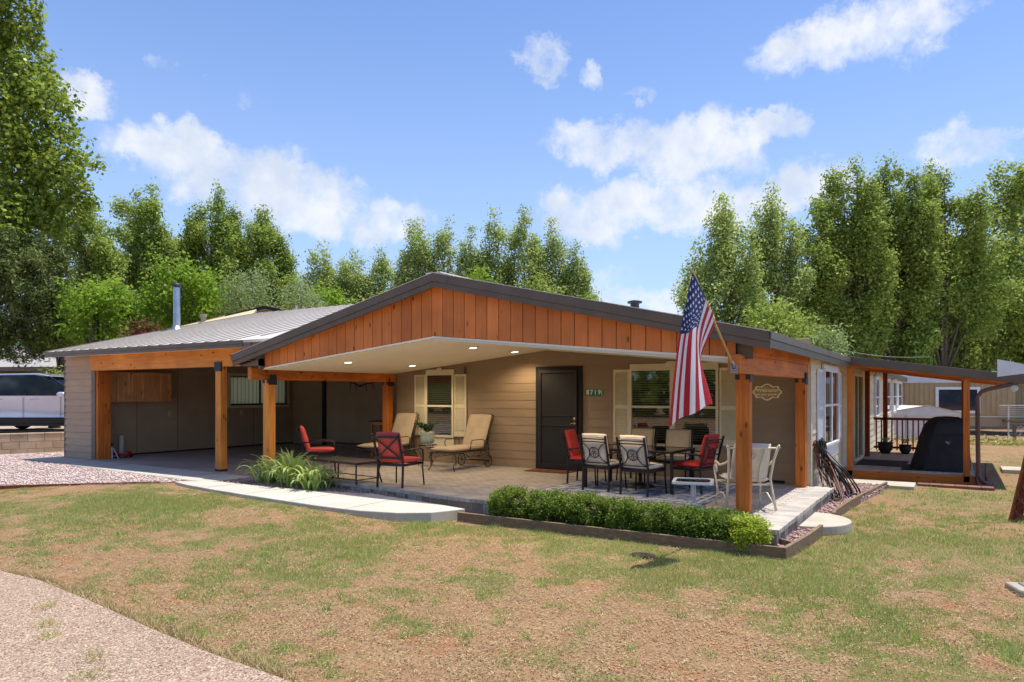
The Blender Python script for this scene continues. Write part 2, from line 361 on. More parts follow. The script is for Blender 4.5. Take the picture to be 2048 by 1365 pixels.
    def build(s, name, m, parent=None, bevel=0, smooth=False, sub=0):
        me = bpy.data.meshes.new(name); me.from_pydata(s.v, [], s.f); me.validate()
        ms = m if isinstance(m, (list, tuple)) else [m]
        for x in ms: me.materials.append(M[x])
        if len(ms) > 1 and len(me.polygons) == len(s.mi): me.polygons.foreach_set('material_index', s.mi)
        if smooth: me.polygons.foreach_set('use_smooth', [True]*len(me.polygons))
        o = bpy.data.objects.new(name, me); C.objects.link(o)
        if parent is not None: o.parent = parent
        if bevel: b = o.modifiers.new('bevel', 'BEVEL'); b.width = bevel; b.segments = 2; b.limit_method = 'ANGLE'; b.angle_limit = R_(40)
        return o
def tag(o, label, cat, group=None):
    o['label'] = label; o['category'] = cat
    if group: o['group'] = group
    return o
def thing(name, label, cat, loc=(0, 0, 0), rz=0, group=None):
    o = bpy.data.objects.new(name, None); C.objects.link(o); o.location = loc; o.rotation_euler = (0, 0, rz); o.empty_display_size = .1
    return tag(o, label, cat, group)
def struct(o): o['kind'] = 'structure'; return o
def stuff(o): o['kind'] = 'stuff'; return o
def kids(o): return [c for c in C.objects if c.parent == o]
def dup(root, loc, rz, label=None, scale=None):
    def cp(o, par):
        c = o.copy(); C.objects.link(c)
        if par is not None: c.parent = par
        for ch in tree[o.name]: cp(ch, c)
        return c
    tree = {}
    for o in C.objects: tree.setdefault(o.name, [])
    for o in list(C.objects):
        if o.parent: tree[o.parent.name].append(o)
    r = cp(root, None); r.location = loc; r.rotation_euler = (0, 0, rz)
    if scale: r.scale = scale
    if label: r['label'] = label
    return r
def T(x, y, z): return Matrix.Translation((x, y, z))
def RX(a): return Matrix.Rotation(R_(a), 4, 'X')
def RY(a): return Matrix.Rotation(R_(a), 4, 'Y')
def RZ(a): return Matrix.Rotation(R_(a), 4, 'Z')
def npmesh(name, V, F, m, parent=None, smooth=False):
    """V (n,3), F (k,c) all faces same corner count"""
    me = bpy.data.meshes.new(name); V = np.ascontiguousarray(V, dtype=np.float32); F = np.ascontiguousarray(F, dtype=np.int32)
    me.vertices.add(len(V)); me.vertices.foreach_set('co', V.ravel())
    k, c = F.shape; me.loops.add(k*c); me.loops.foreach_set('vertex_index', F.ravel())
    me.polygons.add(k); me.polygons.foreach_set('loop_start', np.arange(0, k*c, c, dtype=np.int32))
    me.polygons.foreach_set('loop_total', np.full(k, c, dtype=np.int32))
    if smooth: me.polygons.foreach_set('use_smooth', np.ones(k, dtype=bool))
    me.update(calc_edges=True); me.validate()
    for x in (m if isinstance(m, (list, tuple)) else [m]): me.materials.append(M[x])
    o = bpy.data.objects.new(name, me); C.objects.link(o)
    if parent is not None: o.parent = parent
    return o
def unit(a): return a/np.maximum(np.linalg.norm(a, axis=1, keepdims=True), 1e-9)
def leafquads(P, size, asp=.62, upbias=.5, var=.35, bias=None):
    """diamond leaves at points P"""
    n = len(P); N = RNG.normal(size=(n, 3)); N = N if bias is None else N*.7+bias; N[:, 2] += upbias*1.5; N = unit(N)
    A = unit(np.cross(N, RNG.normal(size=(n, 3)))); B = np.cross(N, A)
    s = size*(1+var*RNG.uniform(-1, 1, (n, 1)))
    V = np.stack([P-A*s*.5, P+B*s*asp*.5+N*s*.06, P+A*s*.5, P-B*s*asp*.5+N*s*.06], 1).reshape(-1, 3)
    F = np.arange(4*n).reshape(n, 4); return V, F
def wnoise(x, y, sc, seed=0):
    r = np.random.default_rng(seed); gdat = r.uniform(0, 1, (256, 256)); X = x*sc+1000; Y = y*sc+1000
    xi = np.floor(X).astype(int); yi = np.floor(Y).astype(int); fx = X-xi; fy = Y-yi; fx = fx*fx*(3-2*fx); fy = fy*fy*(3-2*fy)
    a = gdat[xi % 256, yi % 256]; b = gdat[(xi+1) % 256, yi % 256]; c = gdat[xi % 256, (yi+1) % 256]; d = gdat[(xi+1) % 256, (yi+1) % 256]
    return (a*(1-fx)+b*fx)*(1-fy)+(c*(1-fx)+d*fx)*fy
def inpoly(x, y, poly):
    ins = np.zeros(len(x), bool); n = len(poly)
    for i in range(n):
        x1, y1 = poly[i]; x2, y2 = poly[(i+1) % n]
        if y1 == y2: continue
        c = ((y1 > y) != (y2 > y)) & (x < (x2-x1)*(y-y1)/(y2-y1)+x1); ins ^= c
    return ins
#__PART2__
# ================================================================ ground and paving
P_drive = [(-40, 3.4), (-10.67, 3.31), (-8.15, 3.33), (-7.42, 3.36), (-6.23, 3.25), (-5.19, 3.12), (-4.34, 3.04), (-3.59, 3.01), (-2.2, 2.9), (-1.0, 2.2), (-.4, .5), (-.4, -8), (-40, -8)]
P_walk = [(-12.46, 7.97), (-11.9, 7.83), (-10.95, 7.68), (-9.9, 7.56), (-9.09, 7.48), (-8.0, 7.38), (-7.2, 7.38), (-6.6, 7.52), (-6.2, 7.8), (-5.98, 8.3), (-6.9, 8.5), (-8.2, 8.75), (-8.7, 8.62), (-9.39, 8.5), (-10.6, 8.42), (-11.7, 8.42), (-12.3, 8.2)]
P_patio = [(-11.85, 9.3), (-10.4, 9.22), (-9.13, 9.0), (-7.75, 8.84), (-6.54, 8.64), (-5.2, 8.56), (-1.73, 8.48), (-1.73, 12.8), (-2.1, 12.8), (-2.1, 12.95), (-11.3, 12.95), (-11.85, 12.95)]
P_slab = [(-20.1, 8.7), (-11.85, 8.2), (-11.85, 16.4), (-20.1, 16.4)]
P_gravel = [(-12.86, 7.9), (-14.78, 6.03), (-18.0, 2.6), (-40, -5), (-60, 14), (-40, 30), (-20.0, 22), (-20.0, 8.78), (-12.5, 8.28)]
P_bed = [(-5.95, 8.16), (-1.6, 8.16), (-1.73, 8.5), (-5.2, 8.6), (-5.95, 8.65)]
P_side = [(-1.75, 8.18), (-1.62, 8.18), (-1.5, 9.8), (-1.5, 10.9), (-1.42, 12.38), (-1.2, 14.0), (-1.1, 15.3), (-2.1, 15.3), (-2.1, 12.8), (-1.75, 12.8)]
P_iris = [(-11.85, 8.42), (-8.2, 8.75), (-7.4, 8.72), (-7.75, 8.84), (-9.13, 9.0), (-10.4, 9.22), (-11.85, 9.3)]
P_deck = [(-2.2, 15.25), (.5, 15.9), (.6, 22.6), (-2.2, 22.6)]
BLOCKED = [P_drive, P_walk, P_patio, P_slab, P_gravel, P_bed, P_side, P_iris, P_deck, [(-2.05, 12), (-12, 12), (-12, 60), (-2.05, 60)], [(-1.8, 9.75), (-1.2, 10), (-1.15, 10.4), (-1.2, 10.8), (-1.8, 10.95)], [(-2.3, 22), (-.3, 22), (-1.0, 40), (-2.3, 40)]]
def green(x, y):
    """how green and thick the turf is at a place (0..1)"""
    n = .34*wnoise(x, y, .6, 1)+.33*wnoise(x, y, 2.1, 2)+.33*wnoise(x, y, 6.0, 3)
    b = np.zeros_like(x)
    for cx, cy, sx, sy, w in ((-8.5, 5.6, 3.6, 1.3, .34), (-4.2, 7.6, 2.6, .7, .42), (-.8, 8.4, 1.5, 1.5, .4), (-10.5, 6.6, 2.2, .8, .3), (-6, 5, 1.4, .7, .2), (0, 12.5, 2.2, 2.6, .22), (-.6, 14.6, 1, 1, .2), (3, 20, 4, 5, .02), (-2.6, 5, 1.7, 1.0, -.22), (-1.6, 6.0, 1.6, .9, -.2), (1.6, 8.6, 1.4, 2.2, -.14), (-4.8, 3.8, 1.2, .5, -.2)):
        b += w*np.exp(-((x-cx)/sx)**2-((y-cy)/sy)**2)
    return np.clip((n-.5)*2.5+.42+b, 0, 1)
def gz(x, y):
    a_ = np.clip((-5.6-x)/2.2, 0, 1); b_ = np.clip((y-4.6)/2.2, 0, 1); return .1*a_*a_*(3-2*a_)*b_*b_*(3-2*b_)
# fine lawn sheet with a colour attribute: how much turf grows there
xs = np.arange(-16, 12.01, .08); ys = np.arange(1.5, 30.01, .08)
XX, YY = np.meshgrid(xs, ys); nx, ny = len(xs), len(ys)
ZZ = -.25+gz(XX, YY)+.022*(wnoise(XX, YY, .8, 5)-.5)+.012*(wnoise(XX, YY, 3.5, 6)-.5)
idx = np.arange(nx*ny).reshape(ny, nx)
Fg = np.stack([idx[:-1, :-1], idx[:-1, 1:], idx[1:, 1:], idx[1:, :-1]], -1).reshape(-1, 4)
def ground_mat():
    m = bpy.data.materials.new('lawn_soil'); m.use_nodes = True; q = G(m.node_tree); M['lawn_soil'] = m
    pos = q.n('ShaderNodeNewGeometry').outputs['Position']
    at_ = q.n('ShaderNodeAttribute', attribute_name='turf').outputs['Fac']
    n1 = q.noise(pos, 1.4, 5, .6); n2 = q.noise(pos, 7, 5, .7); n3 = q.noise(pos, 55, 4, .7)
    soil = q.mix(q.ramp(n1, .38, .66), lin((150, 100, 72)), lin((160, 130, 96)))
    soil = q.mix(q.ramp(n2, .5, .75), soil, lin((104, 76, 56)))
    strw = q.mix(q.ramp(n3, .35, .65), lin((98, 76, 54)), lin((186, 162, 122)))
    soil = q.mix(q.math('MULTIPLY', q.ramp(n1, .7, .35), .8), soil, strw)
    gr = q.mix(q.ramp(n3, .3, .7), lin((100, 100, 60)), lin((140, 134, 86)))
    red = q.noise(pos, 2.6, 5, .7); soil = q.mix(q.math('MULTIPLY', q.ramp(red, .54, .72), .7), soil, lin((164, 104, 74)))
    colr = q.mix(q.math('MULTIPLY', q.ramp(at_, .3, .8), .6), soil, gr)
    p = q.n('ShaderNodeBsdfPrincipled', ins={'Base Color': colr, 'Roughness': .95, 'Specular IOR Level': .1})
    h = q.math('ADD', n3, q.math('MULTIPLY', n2, 1.5))
    bp = q.n('ShaderNodeBump', ins={'Strength': .9, 'Distance': .02, 'Height': h}); q.t.links.new(bp.outputs[0], p.inputs['Normal'])
    q.t.links.new(p.outputs[0], q.n('ShaderNodeOutputMaterial').inputs[0])
ground_mat()
lawn = npmesh('lawn', np.stack([XX, YY, ZZ], -1).reshape(-1, 3), Fg, 'lawn_soil', smooth=True)
a = lawn.data.attributes.new('turf', 'FLOAT', 'POINT'); a.data.foreach_set('value', green(XX, YY).ravel().astype(np.float32)); struct(lawn)
mb = MB(); mb.add([(-1500, -600, -.29), (1500, -600, -.29), (1500, 2500, -.29), (-1500, 2500, -.29)], [(0, 1, 2, 3)]); struct(mb.build('ground', 'lawn_soil'))
def sheet(name, poly, z, m, depth=.12, bevel=0):
    mb = MB(); mb.prism(poly, z-depth, z); return struct(mb.build(name, m, bevel=bevel))
sheet('driveway', P_drive[::-1], -.212, 'aggregate', .06, .02)
sheet('gravel_yard', P_gravel[::-1], -.125, 'gravel', .1)
sheet('walkway', P_walk, -.092, 'concrete', .2, .012)
sheet('carport_slab', P_slab, -.1, 'slab', .14, .012)
mb = MB(); mb.prism([(-20.1, 8.7), (-20.1, 8.702), (-20.1, 8.703), (-20.09, 8.71)], -.2, -.19)
# slab joint strips: the lighter apron along the opening
mb = MB(); mb.add([(-20.05, 8.75, -.096), (-11.9, 8.25, -.096), (-11.9, 9.3, -.096), (-20.05, 9.5, -.096)], [(0, 1, 2, 3)]); struct(mb.build('carport_apron', 'concrete'))
sheet('planting_bed', P_bed, -.2, 'mulch', .08); sheet('side_gravel_bed', P_side, -.19, 'gravel', .08); mb = MB()
for x, ya, yb in ((-11.2, 7.78, 8.4), (-9.95, 7.6, 8.42), (-8.7, 7.46, 8.6), (-7.45, 7.4, 8.6)): mb.box(x-.005, x+.005, ya, yb, -.0925, -.0905)
for x, ya, yb in ((-18.2, 8.6, 9.4), (-16.5, 8.5, 9.4), (-14.8, 8.4, 9.4), (-13.1, 8.3, 9.4)): mb.box(x-.006, x+.006, ya, yb, -.0965, -.094)
struct(mb.build('concrete_joints', 'mulch'))
sheet('rock_bed', P_iris, -.12, 'gravel', .08)
# patio: paver field with a border of coping blocks on real edges
mb = MB(); mb.prism(P_patio, -.26, -.003); struct(mb.build('patio', 'paver'))
cop = MB(); low = MB()
def run(a, b, cap_w=.3, bw=.105):
    a = Vector((*a, 0)); b = Vector((*b, 0)); d = (b-a); L = d.length; d.normalize(); nrm_ = Vector((d.y, -d.x, 0)); n = max(1, int(L/bw))
    for i in range(n):
        p = a+d*(i+.5)*L/n+Vector((0, 0, 0)); j = random.uniform(-.006, .006)
        c = p-nrm_*(cap_w/2-.02+j); c.z = -.022+random.uniform(-.002, .002)
        cop.m = Matrix.Translation(c) @ Matrix.Rotation(math.atan2(d.y, d.x), 4, 'Z'); cop.box(-L/n/2+.002, L/n/2-.002, -cap_w/2, cap_w/2, -.03, .03)
    n = max(1, int(L/.2))
    for i in range(n):
        p = a+d*(i+.5)*L/n; c = p-nrm_*(.05+random.uniform(-.004, .004)); c.z = -.16
        low.m = Matrix.Translation(c) @ Matrix.Rotation(math.atan2(d.y, d.x), 4, 'Z'); low.box(-L/n/2+.002, L/n/2-.002, -.05, .05, -.12, .106)
pf = P_patio[:8]
for a_, b_ in zip(pf[:-1], pf[1:]): run(a_, b_)
cop.m = low.m = Matrix.Identity(4)
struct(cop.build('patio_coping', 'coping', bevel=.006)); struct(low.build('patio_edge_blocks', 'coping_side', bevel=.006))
# half round concrete pad
pad = [(-1.72+.55*math.sin(t)*1.0, 10.35-.62*math.cos(t)) for t in np.linspace(0, math.pi, 22)]
sheet('stepping_pad', pad, -.14, 'concrete_old', .12, .012)
mb = MB(); mb.box(-2.05, -.66, 15.25, 16.0, -.3, -.18); struct(mb.build('step_slab', 'concrete_old', bevel=.01))
mb = MB(); mb.box(.9, 1.75, 19.6, 20.5, -.3, -.16); struct(mb.build('far_step_slab', 'concrete_old', bevel=.01))
mb = MB()
for i in range(6): mb.box(-.64+i*.21, -.64+i*.21+.205, 15.98, 16.32, -.3, -.2)
for i in range(12): mb.box(.36, .64, 16.4+i*.22, 16.4+i*.22+.215, -.3, -.2)
struct(mb.build('brick_curb', 'brick_red', bevel=.006))
# timber edging: separate boards
def board(pts, name, label, z0=-.3, z1=-.115, w=.045, m='timber_edge'):
    mb = MB()
    for a_, b_ in zip(pts[:-1], pts[1:]):
        mb.beam((*a_, (z0+z1)/2), (*b_, (z0+z1)/2), w, z1-z0)
    return tag(mb.build(name, m, bevel=.004), label, 'edging', 'timber edging boards')
board([(-5.98, 8.13), (-3.8, 8.12)], 'edging_board', 'weathered timber edging board at the walkway end of the hedge bed')
board([(-3.795, 8.12), (-1.6, 8.14)], 'edging_board', 'weathered timber edging board along the hedge bed up to the patio corner')
board([(-1.585, 8.12), (-1.5, 9.0), (-1.46, 9.82)], 'edging_board', 'weathered timber board beside the gravel strip, from bed corner to round pad')
board([(-1.72, 8.62), (-1.54, 8.5)], 'edging_board', 'short timber crosspiece between patio corner and gravel strip')
board([(-1.46, 10.9), (-1.48, 11.2), (-1.42, 12.3), (-1.33, 13.3)], 'edging_board', 'curved timber edging beyond the round concrete pad')
board([(-1.325, 13.32), (-1.12, 15.24)], 'edging_board', 'timber edging board ending at the deck step slab')
board([(-12.86, 7.92), (-13.8, 7.0), (-14.8, 5.98), (-18.0, 2.55)], 'edging_strip', 'thin rusty edging strip between gravel yard and lawn', -.25, -.11, .02, 'rust_wood')
# ---- loose stones
def stones(name, poly, n, z, size, m, fade=None):
    xs_ = [p[0] for p in poly]; ys_ = [p[1] for p in poly]; X = RNG.uniform(min(xs_), max(xs_), n); Y = RNG.uniform(min(ys_), max(ys_), n); k = inpoly(X, Y, poly); X = X[k]; Y = Y[k]
    n = len(X); s = size*RNG.uniform(.5, 1.3, (n, 1, 1))
    base = np.array([(1, 0, 0), (0, 1, 0), (-1, 0, 0), (0, -1, 0), (0, 0, .75), (0, 0, -.4)], float)[None]*(1+.35*RNG.uniform(-1, 1, (n, 6, 3)))
    an = RNG.uniform(0, 6.28, n); c, sn = np.cos(an)[:, None], np.sin(an)[:, None]
    V = np.stack([base[..., 0]*c-base[..., 1]*sn*.7, base[..., 0]*sn+base[..., 1]*c*.7, base[..., 2]], -1)*s
    V += np.stack([X, Y, np.full(n, z)], -1)[:, None]
    T_ = np.array([(0, 1, 4), (1, 2, 4), (2, 3, 4), (3, 0, 4), (1, 0, 5), (2, 1, 5), (3, 2, 5), (0, 3, 5)])
    F = (np.arange(n)[:, None, None]*6+T_[None]).reshape(-1, 3)
    return stuff(npmesh(name, V.reshape(-1, 3), F, m))
stones('gravel_stones', [(-12.7, 8.1), (-14.9, 6.0), (-18, 2.6), (-24, .5), (-24, 9), (-20.1, 8.8), (-12.6, 8.3)], 26000, -.118, .03, 'stone')
stones('stray_stones', [(-12.9, 7.7), (-12.4, 7.7), (-10, 7.2), (-12, 6.6), (-14.8, 5.6), (-18, 2.2), (-18, 2.7), (-14.8, 6.1)], 260, -.14, .018, 'stone'); stones('side_stones', P_side, 3800, -.18, .03, 'stone_purple'); stones('rock_bed_stones', P_iris, 2600, -.11, .032, 'stone_purple')
stones('back_stones', [(-21.9, 8.8), (-19.9, 8.8), (-19.9, 22), (-22, 14)], 2000, -.118, .03, 'stone')
# ---- turf, straw and litter
def scatter(n, x0, x1, y0, y1):
    X = RNG.uniform(x0, x1, n); Y = RNG.uniform(y0, y1, n); k = np.ones(n, bool)
    for p in BLOCKED: k &= ~inpoly(X, Y, p)
    return X[k], Y[k]
def blades(name, X, Y, H_, w, lean, m):
    n = len(X); Z = -.255+gz(X, Y); an = RNG.uniform(0, 6.28, n); d = np.stack([np.cos(an), np.sin(an), np.zeros(n)], -1)
    ln = lean*RNG.uniform(.2, 1, (n, 1))*H_[:, None]; a2 = RNG.uniform(0, 6.28, n); L = np.stack([np.cos(a2), np.sin(a2), np.zeros(n)], -1)*ln
    P = np.stack([X, Y, Z], -1); up = np.zeros((n, 3)); up[:, 2] = H_
    V = np.stack([P-d*w, P+d*w, P+up+L], 1).reshape(-1, 3); return stuff(npmesh(name, V, np.arange(3*n).reshape(n, 3), m))
parts = [(230000, -16, 3, 2.8, 8.2, 1.0), (70000, -3, 6, 3.5, 13, 1.2), (60000, -2, 12, 10, 28, 1.8)]
Xs, Ys, Ws = [], [], []
for n, x0, x1, y0, y1, w in parts:
    X, Y = scatter(int(n*2.2), x0, x1, y0, y1); gq = green(X, Y)*(.55+.9*wnoise(X, Y, 7, 9)); k = RNG.uniform(0, 1, len(X)) < np.clip(gq*1.2-.17, .05, 1)
    Xs.append(X[k]); Ys.append(Y[k]); Ws.append(np.full(k.sum(), w))
X = np.concatenate(Xs); Y = np.concatenate(Ys); Wd = np.concatenate(Ws)[:, None]; gq = green(X, Y)
Hh = (.014+.028*gq*RNG.uniform(.4, 1.3, len(X)))
sel = RNG.uniform(0, 1, len(X)) < .45+.35*(wnoise(X, Y, 1.3, 12)-.5)*2
blades('grass', X[~sel], Y[~sel], Hh[~sel], .0035*Wd[~sel], .7, 'blade')
blades('green_grass', X[sel], Y[sel], Hh[sel]*1.05, .0035*Wd[sel], .7, 'blade_green')
Xa, Ya = scatter(110000, -12, 4, 2.9, 9); Xb, Yb = scatter(40000, -2, 9, 5, 20); X = np.concatenate([Xa, Xb]); Y = np.concatenate([Ya, Yb])
k = RNG.uniform(0, 1, len(X)) < np.clip(1.05-green(X, Y)*.9, .15, 1); X = X[k]; Y = Y[k]; n = len(X)
P = np.stack([X, Y, -.236+gz(X, Y)+RNG.uniform(0, .01, n)], -1); an = RNG.uniform(0, 6.28, n); ti = RNG.uniform(-.25, .25, n)
A = np.stack([np.cos(an), np.sin(an), ti], -1)*RNG.uniform(.004, .014, (n, 1)); B = np.stack([-np.sin(an), np.cos(an), ti*0], -1)*.003
V = np.stack([P-A-B, P+A-B, P+A+B, P-A+B], 1); kk = RNG.uniform(0, 1, n) < .62
for nm_, k2, mm_ in (('dry_straw', kk, 'straw'), ('leaf_litter', ~kk, 'litter')): v2 = V[k2].reshape(-1, 3); stuff(npmesh(nm_, v2, np.arange(len(v2)).reshape(-1, 4), mm_))
# tufts: clumps of taller blades
tx, ty = scatter(950, -12, 6, 3.0, 16); tx = np.repeat(tx, 34); ty = np.repeat(ty, 34); tx = tx+RNG.normal(0, .035, len(tx)); ty = ty+RNG.normal(0, .035, len(ty))
blades('grass_tufts', tx, ty, RNG.uniform(.03, .085, len(tx)), .004, .9, 'blade_green')
ex = np.array([(-8.1, 3.33), (-7.42, 3.38), (-6.23, 3.27), (-5.19, 3.14), (-4.34, 3.06), (-3.6, 3.03)]); ti = RNG.uniform(0, 4.99, 2600); i0 = ti.astype(int); fr = (ti-i0)[:, None]
pp = ex[i0]*(1-fr)+ex[i0+1]*fr+RNG.normal(0, .035, (2600, 2))+np.array([[0, .04]]); blades('edge_grass', pp[:, 0], pp[:, 1], RNG.uniform(.03, .08, 2600), .004, 1.2, 'straw')
dp = np.repeat(np.array([(-5.9, 2.72), (-5.6, 2.6), (-4.9, 2.55), (-4.6, 2.35), (-6.4, 2.95)]), 60, 0)+RNG.normal(0, .05, (300, 2)); o = blades('crack_grass', dp[:, 0], dp[:, 1], RNG.uniform(.05, .1, 300), .004, 1.4, 'blade'); o.location.z = .02
# dark ring of earth standing in for the flag and pole shadow
mb = MB(); mb.lathe([(.17, .004), (.13, .03), (.08, .034), (.05, -.0), (.01, -.05)], (0, 0, 0), 16)
o = mb.build('flag_shadow_patch', 'mulch', smooth=True); o.location = (-2.94, 7.46, -.25); o.scale = (1, .6, 1); struct(o)
# ================================================================ house
house = thing('house', 'single storey taupe house with orange board gable porch and open carport', 'house')
def siding_y(mb, x0, x1, yw, z0, z1, clip=None, gap=.178, out=-1, zoff=0, lap=.012):
    """lap boards on a wall facing -y (out=-1); clip(z)->(xa, xb)"""
    z = z0+zoff-gap if zoff else z0
    while z < z1:
        a_, b_ = x0, x1
        if clip: a_, b_ = clip(z, a_, b_)
        za = max(z, z0); zb = min(z+gap, z1)
        if b_-a_ > .02 and zb > za:
            # butt joints
            n = max(1, int((b_-a_)/3.6)); cut = sorted([a_, b_]+[a_+(b_-a_)*(i+random.uniform(-.3, .3))/n for i in range(1, n)])
            for p, q_ in zip(cut[:-1], cut[1:]):
                yo, yi = yw+out*lap, yw+out*.004
                mb.add([(p, yo, za), (q_-.002, yo, za), (q_-.002, yi, zb), (p, yi, zb), (p, yw-out*.01, za), (q_-.002, yw-out*.01, za)], [(0, 1, 2, 3), (4, 5, 1, 0)])
        z += gap
def siding_x(mb, y0, y1, xw, z0, z1, gap=.178):
    """lap boards on a wall facing +x"""
    z = z0
    while z < z1:
        zb = min(z+gap, z1); n = max(1, int((y1-y0)/3.6)); cut = sorted([y0, y1]+[y0+(y1-y0)*(i+random.uniform(-.3, .3))/n for i in range(1, n)])
        for p, q_ in zip(cut[:-1], cut[1:]):
            xo, xi = xw+.013, xw+.003
            mb.add([(xo, p, z), (xo, q_-.002, z), (xi, q_-.002, zb), (xi, p, zb), (xw-.01, p, z), (xw-.01, q_-.002, z)], [(0, 1, 2, 3), (4, 5, 1, 0)])
        z += gap
YW = 12.9; XR = -2.1; XL = -11.3
PX, PZ = -7.06, 3.47; EL, EZL = -12.08, 2.31; ER, EZR = -1.9, 2.3; GY = 8.95
# structure core (behind the boards)
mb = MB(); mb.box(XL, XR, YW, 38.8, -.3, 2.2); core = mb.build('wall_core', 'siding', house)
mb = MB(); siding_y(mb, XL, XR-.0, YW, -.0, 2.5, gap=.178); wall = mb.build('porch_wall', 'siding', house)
mb = MB(); siding_x(mb, YW, 38.8, XR, -.2, 2.36); rw = mb.build('side_wall', 'siding_side_sunlit', house)
mb = MB(); mb.box(XR, XR+.03, 38.7, 38.82, -.26, 2.25); mb.build('corner_board', 'siding_side_sunlit', wall, bevel=.003); mb = MB(); mb.box(XR-.0, XR+.03, YW-.03, YW+.07, -.26, 2.22); mb.box(XR-.09, XR, YW-.035, YW-.017, 0, 2.1); mb.build('corner_board', 'siding_side_sunlit', wall, bevel=.003)
# main gable roof
sl_ = (PZ-EZL)/(PX-EL); sr_ = (PZ-EZR)/(ER-PX)
mb = MB(); t = .06
mb.prismy([(EL, EZL), (PX, PZ), (PX, PZ-t), (EL, EZL-t)][::-1], GY+.02, 39.2); mb.prismy([(PX, PZ), (ER, EZR), (ER, EZR-t), (PX, PZ-t)][::-1], GY+.02, 39.2)
for i in range(int(30/.406)):
    y = GY+.15+i*.406
    for xa, za, xb, zb in ((PX, PZ, EL, EZL), (PX, PZ, ER, EZR)): mb.k = 1; mb.beam((xa, y, za+.005), (xb, y, zb+.005), .03, .02)
roof = mb.build('roof', ['roof_metal', 'roof_rib_shade'], house)
mb = MB()   # rake fascia: two stepped bands on the gable front plus a bright top cap
for xa, za, xb, zb in ((PX, PZ, EL, EZL), (PX, PZ, ER, EZR)):
    q_ = [(xa, za+.012), (xb, zb+.012), (xb, zb-.115), (xa, za-.115)]; q2 = [(xa, za-.115), (xb, zb-.115), (xb, zb-.205), (xa, za-.205)]
    if xb > xa: q_ = q_[::-1]; q2 = q2[::-1]
    mb.prismy(q_[::-1], GY-.03, GY+.03); mb.prismy(q2[::-1], GY-.012, GY+.03)
mb.beam((ER+.0, GY-.03, EZR-.03), (ER+.0, 16.7, EZR-.03), .03, .1); mb.beam((ER-.012, GY-.01, EZR-.13), (ER-.012, 16.7, EZR-.13), .026, .1)
mb.beam((ER+.0, 22.5, EZR-.03), (ER+.0, 39.2, EZR-.03), .03, .1); mb.beam((ER-.012, 22.5, EZR-.13), (ER-.012, 39.2, EZR-.13), .026, .1)
mb.beam((EL, GY-.03, EZL-.03), (EL, 10.4, EZL-.03), .03, .1); mb.beam((EL+.012, GY, EZL-.13), (EL+.012, 10.4, EZL-.13), .026, .09)
mb.build('fascia', 'fascia', roof, bevel=.004)
mb = MB()
for xa, za, xb, zb in ((PX, PZ, EL, EZL), (PX, PZ, ER, EZR)): mb.beam((xa, GY+.03, za+.02), (xb, GY+.03, zb+.02), .14, .008)
mb.beam((PX, GY-.03, PZ+.015), (PX, 39, PZ+.015), .3, .02)
mb.build('ridge_cap', 'roof_metal', roof)
mb = MB(); mb.prismy([(PX-.02, PZ+.03), (PX+.3, PZ-.04), (PX+.3, PZ-.17), (PX-.02, PZ-.11)][::-1], GY-.036, GY-.03); mb.build('ridge_joint', 'fascia', roof)
mb = MB(); mb.prismy([(-11.9, 2.44), (-11.6, 2.56), (-11.62, 2.42), (-11.8, 2.36)], GY+.02, GY+.1); mb.build('gutter_outlet', 'fascia', roof)
# boxed soffit return under the left tip
mb = MB(); mb.prismy([(-11.98, 2.1), (-11.36, 2.1), (-11.36, 2.24), (-11.98, 2.12)], GY+.08, GY+1.2); mb.box(-11.42, -11.36, GY+.08, 12.6, 2.04, 2.3); mb.build('soffit', 'fascia', roof)
# gable boards
GB = 9.13
def ceilz(x): return 2.465-abs(x+7.2)*(.1034 if x < -7.2 else .0977)
def rakez(x): return PZ-.12-abs(x-PX)*(sl_ if x < PX else sr_)
mb = MB(); x = -11.36; w = .2165
while x < -2.4:
    x2 = min(x+w, -2.36); xm = None
    pts = [(x+.006, ceilz(x)), (x2-.006, ceilz(x2)), (x2-.006, rakez(x2)), (x+.006, rakez(x))]
    if x < PX < x2: pts = [(x+.004, ceilz(x)), (x2-.004, ceilz(x2)), (x2-.004, rakez(x2)), (PX, rakez(PX)), (x+.004, rakez(x))]
    mb.prismy(pts, GB, GB+.02); x = x2
gb = mb.build('gable_boards', 'board_z', house)
mb = MB(); mb.prismy([(-11.36, ceilz(-11.36)), (-7.2, ceilz(-7.2)), (-2.36, ceilz(-2.36)), (-2.36, rakez(-2.36)), (PX, rakez(PX)), (-11.36, rakez(-11.36))], GB+.021, GB+.04); mb.build('backing', 'mulch', gb)
mb = MB(); mb.box(-2.36, -2.16, GB+.05, GB+.07, 2.0, 2.22); mb.build('dark_filler', 'fascia', gb)
# vaulted porch ceiling
mb = MB()
mb.prismy([(-11.4, ceilz(-11.4)), (-7.2, ceilz(-7.2)), (-7.2, ceilz(-7.2)+.03), (-11.4, ceilz(-11.4)+.03)], GB-.01, YW)
qa, qb = (-2.41, GB-.01), (-2.27, YW)
mb.hexa([(-7.2, GB-.01, ceilz(-7.2)), (*qa, ceilz(qa[0])), (*qb, ceilz(qb[0])), (-7.2, YW, ceilz(-7.2))], [(-7.2, GB-.01, ceilz(-7.2)+.03), (*qa, ceilz(qa[0])+.03), (*qb, ceilz(qb[0])+.03), (-7.2, YW, ceilz(-7.2)+.03)])
ceil_ = mb.build('porch_ceiling', 'ceiling', house)
mb = MB(); mb.beam((-2.43, GB-.01, ceilz(-2.43)-.02), (-7.2, GB-.01, ceilz(-7.2)-.012), .03, .035); mb.build('ceiling_trim', 'cream_trim', ceil_)
